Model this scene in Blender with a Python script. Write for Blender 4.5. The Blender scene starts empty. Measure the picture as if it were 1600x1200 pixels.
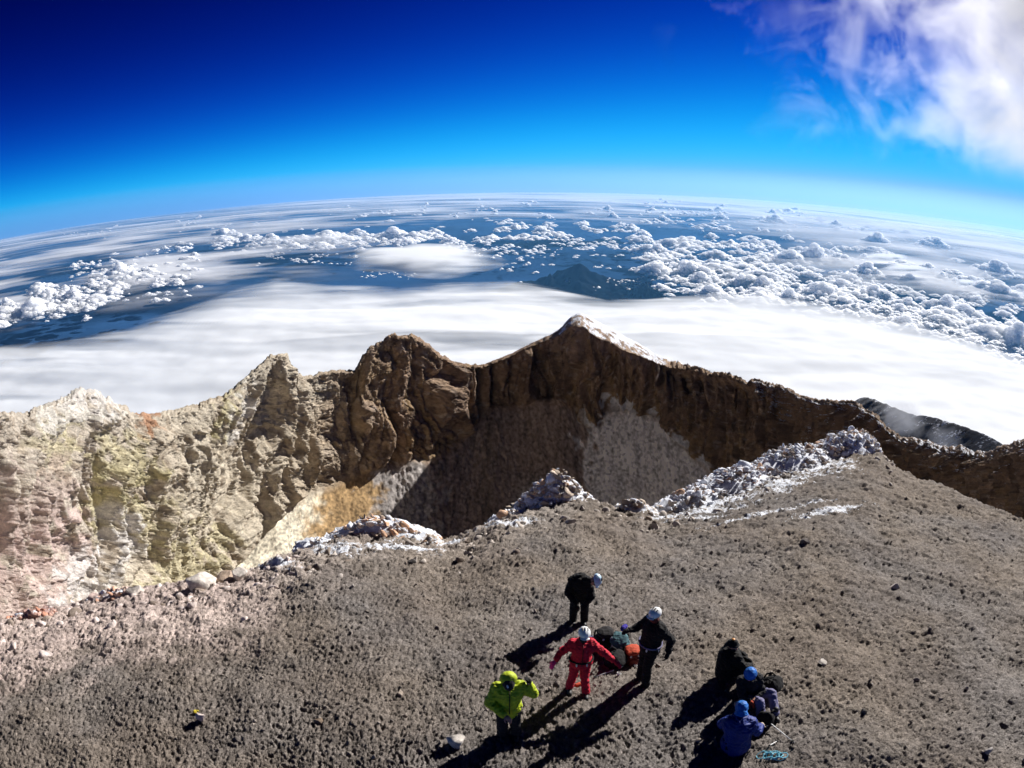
import bpy, bmesh, math, random
import numpy as np
from mathutils import Vector, Matrix, Euler

rad = math.radians
scene = bpy.context.scene
COL = scene.collection

# ------------------------------------------------------------------ camera (wide lens with barrel curvature)
F_PX, PITCH, ROLL, CAM_Z = 1100.0, rad(17.9), rad(0.5), 9.6
cam_data = bpy.data.cameras.new('camera')
camera = bpy.data.objects.new('camera', cam_data)
COL.objects.link(camera)
scene.camera = camera
cam_data.type = 'PANO'
cam_data.panorama_type = 'FISHEYE_LENS_POLYNOMIAL'
cam_data.sensor_fit = 'HORIZONTAL'
cam_data.sensor_width, cam_data.sensor_height = 36.0, 27.0
cam_data.fisheye_fov = rad(180)
cam_data.fisheye_polynomial_k0 = 0.0
cam_data.fisheye_polynomial_k1 = -(1600 / 36.0) / F_PX
cam_data.fisheye_polynomial_k2 = 0.0
cam_data.fisheye_polynomial_k3 = 0.0
cam_data.fisheye_polynomial_k4 = 0.0
cam_data.clip_start, cam_data.clip_end = 0.1, 2.0e6
camera.matrix_world = (Matrix.Translation((0, 0, CAM_Z)) @ Matrix.Rotation(math.pi / 2 - PITCH, 4, 'X')
                       @ Matrix.Rotation(-ROLL, 4, 'Z'))

# ------------------------------------------------------------------ world, sun, exposure
SUN_AZ, SUN_EL = rad(46.0), rad(28.5)          # azimuth from +Y towards +X
SUN_DIR = Vector((math.sin(SUN_AZ) * math.cos(SUN_EL), math.cos(SUN_AZ) * math.cos(SUN_EL), math.sin(SUN_EL)))
world = bpy.data.worlds.new('World')
scene.world = world
world.use_nodes = True
wt = world.node_tree
wt.nodes.clear()
w_out = wt.nodes.new('ShaderNodeOutputWorld')
w_bg = wt.nodes.new('ShaderNodeBackground')
w_sky = wt.nodes.new('ShaderNodeTexSky')
w_sky.sky_type = 'NISHITA'
w_sky.sun_disc = False
w_sky.sun_elevation, w_sky.sun_rotation = SUN_EL, SUN_AZ
w_sky.altitude = 5600.0
w_sky.air_density, w_sky.dust_density, w_sky.ozone_density = 0.6, 0.0, 6.0
w_tc = wt.nodes.new('ShaderNodeTexCoord')
w_map = wt.nodes.new('ShaderNodeVectorMath'); w_map.operation = 'ADD'
w_map.inputs[1].default_value = (0, 0, 0.042)   # the horizon lies 2.4 degrees low from 5600 m
w_sep = wt.nodes.new('ShaderNodeSeparateColor')
w_com = wt.nodes.new('ShaderNodeCombineColor')
wt.links.new(w_tc.outputs['Generated'], w_map.inputs[0])
wt.links.new(w_map.outputs[0], w_sky.inputs[0])
wt.links.new(w_sky.outputs[0], w_sep.inputs[0])
for _i, (_pow, _mul, _knee) in enumerate(((4.6, 0.028, 0.07), (4.4, 0.072, 0.27), (3.0, 0.088, 0.13))):   # the photograph's steep blue grading
    _p = wt.nodes.new('ShaderNodeMath'); _p.operation = 'POWER'; _p.inputs[1].default_value = _pow
    _m = wt.nodes.new('ShaderNodeMath'); _m.operation = 'MULTIPLY'; _m.inputs[1].default_value = _mul
    wt.links.new(w_sep.outputs[_i], _p.inputs[0])
    wt.links.new(_p.outputs[0], _m.inputs[0])
    _k = wt.nodes.new('ShaderNodeMath'); _k.operation = 'MULTIPLY_ADD'; _k.inputs[1].default_value = _knee; _k.inputs[2].default_value = 1.0
    _d = wt.nodes.new('ShaderNodeMath'); _d.operation = 'DIVIDE'
    wt.links.new(_m.outputs[0], _k.inputs[0])
    wt.links.new(_m.outputs[0], _d.inputs[0])
    wt.links.new(_k.outputs[0], _d.inputs[1])
    wt.links.new(_d.outputs[0], w_com.inputs[_i])
wt.links.new(w_com.outputs[0], w_bg.inputs[0])
wt.links.new(w_bg.outputs[0], w_out.inputs[0])
w_bg.inputs[1].default_value = 0.1

sun_data = bpy.data.lights.new('sun', 'SUN')
sun_data.energy, sun_data.angle, sun_data.color = 5.0, rad(0.5), (1.0, 0.965, 0.92)
sun = bpy.data.objects.new('sun', sun_data)
COL.objects.link(sun)
sun.rotation_euler = SUN_DIR.to_track_quat('Z', 'Y').to_euler()

scene.view_settings.view_transform = 'Standard'
scene.view_settings.look = 'None'
scene.view_settings.gamma = 1.0
scene.view_settings.exposure = 0.70
scene.view_settings.use_curve_mapping = False
scene.cycles.use_denoising = True
scene.cycles.max_bounces = 6
scene.cycles.diffuse_bounces = 3
scene.cycles.transparent_max_bounces = 24
scene.cycles.volume_bounces = 1
scene.cycles.volume_step_rate = 1.0

# ------------------------------------------------------------------ helpers: measuring, noise, meshes, materials
def ray(px, py):
    """World direction of a photograph pixel (1600 x 1200)."""
    x = np.asarray(px, float) - 800.0
    y = 600.0 - np.asarray(py, float)
    c, s = math.cos(ROLL), math.sin(ROLL)
    x, y = c * x + s * y, -s * x + c * y
    r = np.hypot(x, y) + 1e-9
    th = r / F_PX
    u, v, w = x / r * np.sin(th), y / r * np.sin(th), np.cos(th)
    cp, sp = math.cos(PITCH), math.sin(PITCH)
    return np.stack([u, w * cp + v * sp, v * cp - w * sp], -1)

def at(px, py, dist):
    """Point at horizontal distance dist from the camera in the direction of a pixel."""
    d = ray(px, py)
    h = np.hypot(d[..., 0], d[..., 1])
    t = np.asarray(dist, float) / h
    p = d * t[..., None]
    p[..., 2] += CAM_Z
    return p

def at_z(px, py, z):
    d = ray(px, py)
    t = (np.asarray(z, float) - CAM_Z) / d[..., 2]
    p = d * t[..., None]
    p[..., 2] += CAM_Z
    return p

RNG = np.random.default_rng(7)
_PERM = RNG.permutation(512).astype(np.int32)
_PERM = np.concatenate([_PERM, _PERM, _PERM])
_G3 = RNG.normal(size=(512, 3)).astype(np.float32)
_G3 /= np.linalg.norm(_G3, axis=1)[:, None]
_A2 = RNG.uniform(0, 2 * math.pi, 512)
_G2 = np.stack([np.cos(_A2), np.sin(_A2)], 1).astype(np.float32)

def noise2(x, y):
    x = np.asarray(x, np.float32); y = np.asarray(y, np.float32)
    xi = np.floor(x).astype(np.int32); yi = np.floor(y).astype(np.int32)
    xf = x - xi; yf = y - yi
    u = xf * xf * xf * (xf * (xf * 6 - 15) + 10); v = yf * yf * yf * (yf * (yf * 6 - 15) + 10)
    r = 0
    for dx in (0, 1):
        wx = u if dx else 1 - u
        px_ = _PERM[(xi + dx) & 511]
        for dy in (0, 1):
            g = _G2[_PERM[px_ + ((yi + dy) & 511)] & 511]
            r = r + wx * (v if dy else 1 - v) * (g[..., 0] * (xf - dx) + g[..., 1] * (yf - dy))
    return r * 1.5

def noise3(p):
    p = np.asarray(p, np.float32)
    i = np.floor(p).astype(np.int32)
    f = p - i
    w = f * f * f * (f * (f * 6 - 15) + 10)
    r = 0
    for dx in (0, 1):
        wx = w[..., 0] if dx else 1 - w[..., 0]
        a = _PERM[(i[..., 0] + dx) & 511]
        for dy in (0, 1):
            wy = w[..., 1] if dy else 1 - w[..., 1]
            b = _PERM[a + ((i[..., 1] + dy) & 511)]
            for dz in (0, 1):
                wz = w[..., 2] if dz else 1 - w[..., 2]
                g = _G3[_PERM[(b & 511) + ((i[..., 2] + dz) & 511)] & 511]
                r = r + wx * wy * wz * (g[..., 0] * (f[..., 0] - dx) + g[..., 1] * (f[..., 1] - dy)
                                        + g[..., 2] * (f[..., 2] - dz))
    return r * 1.5

def fbm2(x, y, n=4, lac=2.03, gain=0.5):
    r = 0; a = 1.0
    for k in range(n):
        r = r + a * noise2(x + 17.3 * k, y - 9.1 * k); x = x * lac; y = y * lac; a *= gain
    return r

def ridge2(x, y, n=4, lac=2.07, gain=0.5):
    r = 0; a = 1.0
    for k in range(n):
        r = r + a * (1 - 2 * np.abs(noise2(x + 31.7 * k, y + 5.3 * k))); x = x * lac; y = y * lac; a *= gain
    return r

def fbm3(p, n=4, lac=2.03, gain=0.5, ridged=False):
    r = 0; a = 1.0
    p = np.asarray(p, np.float32)
    for k in range(n):
        v = noise3(p + 13.7 * k)
        r = r + a * ((1 - 2 * np.abs(v)) if ridged else v)
        p = p * lac; a *= gain
    return r

def cells3(p, seed=0):
    """Distance to nearest and second nearest jittered cell point, and a random value of that cell."""
    p = np.asarray(p, np.float32)
    i = np.floor(p).astype(np.int32)
    d1 = np.full(p.shape[:-1], 9.0, np.float32); d2 = d1.copy(); idv = np.zeros_like(d1)
    for dx in (-1, 0, 1):
        for dy in (-1, 0, 1):
            for dz in (-1, 0, 1):
                c = i + np.array([dx, dy, dz], np.int32)
                h = _PERM[(_PERM[(_PERM[(c[..., 0] + seed) & 511] + c[..., 1]) & 511] + c[..., 2]) & 511]
                q = c + 0.5 + 0.42 * _G3[h]
                d = np.linalg.norm(p - q, axis=-1)
                m = d < d1
                d2 = np.where(m, d1, np.minimum(d2, d))
                idv = np.where(m, h / 511.0, idv)
                d1 = np.where(m, d, d1)
    return d1, d2, idv

def cells2(x, y, seed=0):
    """Flat version of cells3."""
    x = np.asarray(x, np.float32); y = np.asarray(y, np.float32)
    xi = np.floor(x).astype(np.int32); yi = np.floor(y).astype(np.int32)
    d1 = np.full(x.shape, 9.0, np.float32); d2 = d1.copy(); idv = np.zeros_like(d1)
    for dx in (-1, 0, 1):
        for dy in (-1, 0, 1):
            h = _PERM[(_PERM[(xi + dx + seed) & 511] + yi + dy) & 511]
            d = np.hypot(x - (xi + dx + 0.5 + 0.45 * _G2[h, 0]), y - (yi + dy + 0.5 + 0.45 * _G2[h, 1]))
            m = d < d1
            d2 = np.where(m, d1, np.minimum(d2, d)); idv = np.where(m, h / 511.0, idv); d1 = np.where(m, d, d1)
    return d1, d2, idv

def sstep(a, b, x):
    t = np.clip((x - a) / (b - a), 0, 1)
    return t * t * (3 - 2 * t)

def smooth_interp(x, xs, ys):
    """Monotone cubic interpolation, linear beyond the ends."""
    xs = np.asarray(xs, float); ys = np.asarray(ys, float); x = np.asarray(x, float)
    h = np.diff(xs); d = np.diff(ys) / h
    m = np.zeros_like(ys); m[0], m[-1] = d[0], d[-1]
    s = d[:-1] * d[1:] > 0
    m[1:-1] = np.where(s, 2 * d[:-1] * d[1:] / np.where(d[:-1] + d[1:] == 0, 1, d[:-1] + d[1:]), 0)
    k = np.clip(np.searchsorted(xs, x) - 1, 0, len(h) - 1)
    t = (x - xs[k]) / h[k]; tc = np.clip(t, 0, 1)
    r = ((2 * tc**3 - 3 * tc**2 + 1) * ys[k] + (tc**3 - 2 * tc**2 + tc) * h[k] * m[k]
         + (-2 * tc**3 + 3 * tc**2) * ys[k + 1] + (tc**3 - tc**2) * h[k] * m[k + 1])
    r = np.where(x < xs[0], ys[0] + (x - xs[0]) * m[0], r)
    return np.where(x > xs[-1], ys[-1] + (x - xs[-1]) * m[-1], r)

def mesh_np(name, verts, faces, mat=None, smooth=True, colors=None, attrs=None):
    """Mesh from numpy arrays; faces is an (n, 3) or (n, 4) index array."""
    me = bpy.data.meshes.new(name)
    verts = np.asarray(verts, np.float32).reshape(-1, 3)
    faces = np.asarray(faces, np.int32)
    n, k = faces.shape
    me.vertices.add(len(verts)); me.vertices.foreach_set('co', verts.ravel())
    me.loops.add(n * k); me.loops.foreach_set('vertex_index', faces.ravel())
    me.polygons.add(n)
    me.polygons.foreach_set('loop_start', np.arange(0, n * k, k, dtype=np.int32))
    me.polygons.foreach_set('loop_total', np.full(n, k, np.int32))
    if smooth:
        me.polygons.foreach_set('use_smooth', np.ones(n, bool))
    me.update(calc_edges=True)
    if colors is not None:
        a = me.color_attributes.new('col', 'FLOAT_COLOR', 'POINT')
        c = np.ones((len(verts), 4), np.float32); c[:, :3] = np.asarray(colors).reshape(-1, 3)
        a.data.foreach_set('color', c.ravel())
    for key, val in (attrs or {}).items():
        a = me.attributes.new(key, 'FLOAT', 'POINT')
        a.data.foreach_set('value', np.asarray(val, np.float32).ravel())
    if mat:
        me.materials.append(mat)
    return me

def grid_faces(rows, cols, wrap=False):
    i = np.arange(rows - 1)[:, None]; j = np.arange(cols if wrap else cols - 1)[None, :]
    jn = (j + 1) % cols
    return np.stack([i * cols + j, i * cols + jn, (i + 1) * cols + jn, (i + 1) * cols + j], -1).reshape(-1, 4)

def link(name, me, parent=None, **props):
    o = bpy.data.objects.new(name, me)
    COL.objects.link(o)
    if parent is not None:
        o.parent = parent
    for k, v in props.items():
        o[k] = v
    return o

def empty(name, loc=(0, 0, 0), rot=0.0, **props):
    o = bpy.data.objects.new(name, None)
    COL.objects.link(o)
    o.location = loc; o.rotation_euler = (0, 0, rot)
    for k, v in props.items():
        o[k] = v
    return o

class NT:
    """Small node-tree builder."""
    def __init__(self, name):
        self.mat = bpy.data.materials.new(name)
        self.mat.use_nodes = True
        self.t = self.mat.node_tree
        self.t.nodes.clear()
        self.out = self.t.nodes.new('ShaderNodeOutputMaterial')
    def n(self, kind, **kw):
        nd = self.t.nodes.new('ShaderNode' + kind)
        ins = kw.pop('ins', {})
        for k, v in kw.items():
            setattr(nd, k, v)
        for k, v in ins.items():
            self.set(nd, k, v)
        return nd
    def set(self, nd, key, v):
        s = nd.inputs[key]
        if hasattr(v, 'is_output'):
            self.t.links.new(v, s)
        elif hasattr(v, 'outputs'):
            self.t.links.new(v.outputs[0], s)
        else:
            s.default_value = v
    def noise(self, scale, detail=4, rough=0.55, coord=None, dist=0.0):
        nd = self.n('TexNoise', ins={'Scale': scale, 'Detail': detail, 'Roughness': rough, 'Distortion': dist})
        if coord is not None:
            self.set(nd, 'Vector', coord)
        return nd.outputs['Fac']
    def pos(self):
        return self.n('NewGeometry').outputs['Position']
    def ramp(self, fac, stops):
        nd = self.n('ValToRGB', ins={'Fac': fac})
        cr = nd.color_ramp
        while len(cr.elements) < len(stops):
            cr.elements.new(0.5)
        for e, (p, c) in zip(cr.elements, stops):
            e.position = p
            e.color = (c, c, c, 1) if isinstance(c, (int, float)) else (*c, 1)
        return nd.outputs[0]
    def mix(self, fac, a, b, blend='MIX'):
        nd = self.n('Mix', data_type='RGBA', blend_type=blend)
        for k, v in ((0, fac), (6, a), (7, b)):
            if isinstance(v, tuple) and len(v) == 3:
                v = (*v, 1)
            self.set(nd, k, v)
        return nd.outputs[2]
    def math(self, op, a, b=0.0, c=None, clamp=False):
        nd = self.n('Math', operation=op, use_clamp=clamp)
        self.set(nd, 0, a); self.set(nd, 1, b)
        if c is not None:
            self.set(nd, 2, c)
        return nd.outputs[0]
    def bump(self, height, strength, dist, normal=None):
        nd = self.n('Bump', ins={'Height': height, 'Strength': strength, 'Distance': dist})
        if normal is not None:
            self.set(nd, 'Normal', normal)
        return nd.outputs[0]
    def surface(self, shader):
        self.t.links.new(shader.outputs[0] if hasattr(shader, 'outputs') else shader, self.out.inputs['Surface'])
        return self.mat
    def principled(self, **ins):
        nd = self.n('BsdfPrincipled')
        for k, v in ins.items():
            k = k.replace('_', ' ')
            if isinstance(v, tuple) and len(v) == 3:
                v = (*v, 1)
            self.set(nd, k, v)
        return nd

# ------------------------------------------------------------------ solid shapes for rocks, people and gear
def fuse(parts, voxel, smooth=4, wrinkle=0.0, wscale=9.0, seed=0.0):
    """Merge closed shapes into one continuous skin."""
    V = []; tris = []; off = 0
    for v, f in parts:
        V.append(v)
        tris += [tuple(int(q) + off for q in face) for face in f]
        off += len(v)
    me = bpy.data.meshes.new('tmp'); me.from_pydata(np.concatenate(V).tolist(), [], tris); me.update()
    o = bpy.data.objects.new('tmp', me); COL.objects.link(o)
    r = o.modifiers.new('r', 'REMESH'); r.mode = 'VOXEL'; r.voxel_size = voxel
    if smooth:
        s = o.modifiers.new('s', 'SMOOTH'); s.factor = 0.5; s.iterations = smooth
    dg = bpy.context.evaluated_depsgraph_get()
    out = bpy.data.meshes.new_from_object(o.evaluated_get(dg))
    bpy.data.objects.remove(o); bpy.data.meshes.remove(me)
    n = len(out.vertices)
    if wrinkle and n:
        co = np.empty(n * 3, np.float32); out.vertices.foreach_get('co', co); co = co.reshape(-1, 3)
        nn = np.empty(n * 3, np.float32); out.vertex_normals.foreach_get('vector', nn); nn = nn.reshape(-1, 3)
        w = fbm3(co * wscale * np.array([1, 1, 1.7]) + seed, 2, ridged=True) - 0.7
        co = co + nn * (wrinkle * w)[:, None]
        out.vertices.foreach_set('co', co.astype(np.float32).ravel()); out.update()
    out.polygons.foreach_set('use_smooth', np.ones(len(out.polygons), bool))
    return out

def capsule(p0, p1, r0, r1, seg=14, rings=4):
    p0 = np.array(p0, float); p1 = np.array(p1, float); d = p1 - p0; L = np.linalg.norm(d) + 1e-9; d /= L
    a = np.array([0, 0, 1.0]) if abs(d[2]) < 0.9 else np.array([1.0, 0, 0])
    u = np.cross(d, a); u /= np.linalg.norm(u); w = np.cross(d, u)
    prof = [(-r0 * math.cos(t), r0 * math.sin(t)) for t in np.linspace(0, math.pi / 2, rings + 1)[1:]]
    prof += [(L + r1 * math.sin(t), r1 * math.cos(t)) for t in np.linspace(0, math.pi / 2, rings + 1)[:-1]]
    V = [p0 - d * r0]
    for z, r in prof:
        for k in range(seg):
            t = 2 * math.pi * k / seg
            V.append(p0 + d * z + (u * math.cos(t) + w * math.sin(t)) * r)
    V.append(p1 + d * r1)
    n = len(prof); F = []
    for k in range(seg):
        kn = (k + 1) % seg
        F.append((0, 1 + kn, 1 + k))
        for i in range(n - 1):
            F.append((1 + i * seg + k, 1 + i * seg + kn, 1 + (i + 1) * seg + kn, 1 + (i + 1) * seg + k))
        F.append((1 + (n - 1) * seg + k, 1 + (n - 1) * seg + kn, len(V) - 1))
    return np.array(V), F

def ellipsoid(c, r, rot=None, sub=3, power=1.0):
    bm = bmesh.new(); bmesh.ops.create_icosphere(bm, subdivisions=sub, radius=1.0)
    v = np.array([q.co[:] for q in bm.verts]); f = [[q.index for q in fc.verts] for fc in bm.faces]; bm.free()
    if power != 1.0:
        v = np.sign(v) * np.abs(v) ** power
    v = v * np.array(r, float)
    if rot is not None:
        v = v @ np.array(Euler(rot).to_matrix()).T
    return v + np.array(c, float), f

def solid(name, parts, mat, parent=None, **kw):
    """Unfused closed shapes as one smooth mesh."""
    props = kw.pop('props', {})
    V = []; F = []; off = 0
    for v, f in parts:
        V.append(v); F += [tuple(int(q) + off for q in fc) for fc in f]; off += len(v)
    me = bpy.data.meshes.new(name); me.from_pydata(np.concatenate(V).tolist(), [], F)
    me.polygons.foreach_set('use_smooth', np.ones(len(me.polygons), bool)); me.materials.append(mat); me.update()
    return link(name, me, parent, **props)

def part(name, parts, mat, parent, voxel=0.012, smooth=3, wrinkle=0.0, wscale=9.0, seed=0.0, **props):
    me = fuse(parts, voxel, smooth, wrinkle, wscale, seed); me.name = name
    me.materials.append(mat)
    return link(name, me, parent, **props)

def tube(pts, r, seg=8):
    """A cord or rod along a polyline."""
    P = np.array(pts, float); d = np.gradient(P, axis=0); d /= np.linalg.norm(d, axis=1)[:, None] + 1e-9
    V = []; F = []
    for i, (p, t) in enumerate(zip(P, d)):
        a = np.array([0, 0, 1.0]) if abs(t[2]) < 0.9 else np.array([1.0, 0, 0])
        u = np.cross(t, a); u /= np.linalg.norm(u); w = np.cross(t, u)
        rr = r[i] if hasattr(r, '__len__') else r
        for k in range(seg):
            q = 2 * math.pi * k / seg
            V.append(p + (u * math.cos(q) + w * math.sin(q)) * rr)
    n = len(P)
    for i in range(n - 1):
        for k in range(seg):
            kn = (k + 1) % seg
            F.append((i * seg + k, i * seg + kn, (i + 1) * seg + kn, (i + 1) * seg + k))
    F.append(tuple(range(seg))[::-1]); F.append(tuple((n - 1) * seg + k for k in range(seg)))
    return np.array(V), F


# ------------------------------------------------------------------ rock and ground materials
def rock_material(name, scale=1.0, rough=0.95, bump=0.6, snow=False, lee=0.45):
    m = NT(name)
    p = m.pos()
    base = m.n('Attribute', attribute_name='col').outputs['Color']
    n1 = m.noise(0.9 * scale, 8, 0.62, p)
    n2 = m.noise(6.0 * scale, 5, 0.6, p)
    c = m.mix(1.0, base, m.ramp(n1, [(0.28, 0.62), (0.5, 1.0), (0.72, 1.32)]), 'MULTIPLY')
    c = m.mix(1.0, c, m.ramp(n2, [(0.3, 0.8), (0.7, 1.18)]), 'MULTIPLY')
    if snow:
        nz = m.n('SeparateXYZ', ins={0: m.n('NewGeometry').outputs['Normal']}).outputs['Z']
        sn = m.n('Attribute', attribute_name='snow').outputs['Fac']
        brk = m.noise(2.2 * scale, 6, 0.65, p)
        k = m.math('ADD', m.math('MULTIPLY', sn, 1.0), m.math('MULTIPLY', m.math('SUBTRACT', brk, 0.5), 0.9))
        k = m.math('ADD', k, m.math('MULTIPLY', m.math('SUBTRACT', nz, 0.75), lee))
        k = m.ramp(k, [(0.50, 0.0), (0.58, 1.0)])
        c = m.mix(k, c, (0.82, 0.85, 0.92))
    h = m.math('ADD', m.noise(2.5 * scale, 10, 0.68, p), m.math('MULTIPLY', m.noise(11 * scale, 6, 0.6, p), 0.4))
    nrm = m.bump(h, bump, 0.5 / scale)
    b = m.principled(Base_Color=c, Roughness=rough, Normal=nrm)
    b.inputs['Specular IOR Level'].default_value = 0.2
    return m.surface(b)

MAT_CRATER = rock_material('crater_rock', 0.45, bump=1.0, snow=True)
MAT_OUTCROP = rock_material('outcrop_rock', 2.2, bump=0.6, snow=True, lee=0.16)
MAT_STONE = rock_material('loose_stone', 7.0, bump=0.5)

def ground_material():
    m = NT('volcanic_gravel')
    p = m.pos()
    base = m.n('Attribute', attribute_name='col').outputs['Color']
    n1 = m.noise(5.0, 6, 0.65, p)
    n2 = m.noise(24.0, 6, 0.72, p)
    n3 = m.noise(0.5, 4, 0.5, p)
    c = m.mix(1.0, base, m.ramp(n1, [(0.3, 0.66), (0.5, 1.0), (0.7, 1.35)]), 'MULTIPLY')
    c = m.mix(1.0, c, m.ramp(n2, [(0.3, 0.5), (0.5, 0.95), (0.66, 1.6), (0.76, 2.3)]), 'MULTIPLY')
    c = m.mix(1.0, c, m.ramp(n3, [(0.3, (0.88, 0.85, 0.84)), (0.7, (1.1, 1.08, 1.05))]), 'MULTIPLY')
    sn = m.n('Attribute', attribute_name='snow').outputs['Fac']
    brk = m.noise(5.5, 9, 0.78, p)
    k = m.ramp(m.math('ADD', sn, m.math('MULTIPLY', m.math('SUBTRACT', brk, 0.5), 1.7)), [(0.5, 0.0), (0.58, 1.0)])
    c = m.mix(k, c, (0.82, 0.85, 0.92))
    vor = m.n('TexVoronoi', ins={'Scale': 30.0, 'Vector': p}).outputs['Distance']
    h = m.math('ADD', m.math('MULTIPLY', n2, 0.7), m.math('MULTIPLY', m.math('SUBTRACT', 1.0, vor), 0.55))
    h = m.math('ADD', h, m.noise(60.0, 3, 0.6, p))
    nrm = m.bump(h, 0.8, 0.035)
    b = m.principled(Base_Color=c, Roughness=0.95, Normal=nrm)
    b.inputs['Specular IOR Level'].default_value = 0.15
    return m.surface(b)
MAT_GROUND = ground_material()

# ------------------------------------------------------------------ the summit ground: a gravel dome that breaks off into the crater
CREST_PX = [-300, 0, 100, 200, 300, 380, 480, 560, 620, 690, 740, 800, 860, 900, 940, 980, 1030, 1080, 1130, 1220, 1340, 1375, 1400, 1500, 1600, 1900]
CREST_PY = [1075, 985, 960, 935, 918, 905, 868, 846, 838, 852, 838, 815, 797, 790, 795, 805, 812, 795, 772, 735, 705, 712, 733, 776, 822, 965]
CREST_R =  [21, 20, 20, 19.5, 19, 18.6, 19, 20, 20.5, 20, 20.5, 21, 22, 22.5, 22.5, 22, 22, 23.5, 25.5, 28.5, 32, 31.5, 30.5, 28.5, 27, 24]
_cp = at(np.array(CREST_PX), np.array(CREST_PY), np.array(CREST_R))
CREST_AZ = np.degrees(np.arctan2(_cp[:, 0], _cp[:, 1]))
CREST_Z = _cp[:, 2]

def crest(az_deg):
    return smooth_interp(az_deg, CREST_AZ, np.array(CREST_R)), smooth_interp(az_deg, CREST_AZ, CREST_Z)

def ground_base(x, y):
    """Broad height of the summit ground, without lumps."""
    x = np.asarray(x, float); y = np.asarray(y, float)
    r = np.hypot(x, y); az = np.degrees(np.arctan2(x, y))
    rc, zc = crest(np.clip(az, CREST_AZ[0], CREST_AZ[-1]))
    t = np.clip((r - 9.5) / (rc - 9.5), 0, None)
    z = np.where(t < 1, zc * np.clip(t, 0, 1) ** 1.45, 0)
    over = np.clip(r - rc, 0, None)
    z = np.where(t >= 1, zc - over * 0.5 - 0.28 * over ** 1.35, z)
    return z

SX, SY = math.sin(SUN_AZ), math.cos(SUN_AZ)
def ground_lumps(x, y):
    a = x * SX + y * SY            # along the sun's azimuth
    b = -x * SY + y * SX           # across it
    wx = 0.25 * fbm2(x * 1.3, y * 1.3, 2); wy = 0.25 * fbm2(x * 1.3 + 40, y * 1.3 - 7, 2)
    right = sstep(-4.0, 5.0, x)
    big = 0.10 * fbm2(x * 0.55, y * 0.55, 3)
    az = np.arctan2(x, y)
    lump = ridge2((a + wx) * 7.2, (b + wy) * (6.2 - 3.0 * right), 3, gain=0.6)
    fine = fbm2((a + wy) * 13.5, (b + wx) * (12.0 - 4.0 * right), 2)
    patch = 0.8 + 0.45 * fbm2(x * 0.4 + 9, y * 0.4, 2)
    r = np.hypot(x, y)
    far = np.clip((r - 11) / 10, 0, 1.4)
    streak = ridge2(az * 9 + 0.3 * wx, r * 2.3 + 0.8 * wy, 3, gain=0.6)
    mid = ridge2((a + wx) * 2.1 + 3, (b + wy) * 1.9, 2)
    return big + patch * (0.026 * lump + 0.030 * fine) + far * (0.022 * streak + 0.02 * mid + 0.02 * lump)

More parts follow.
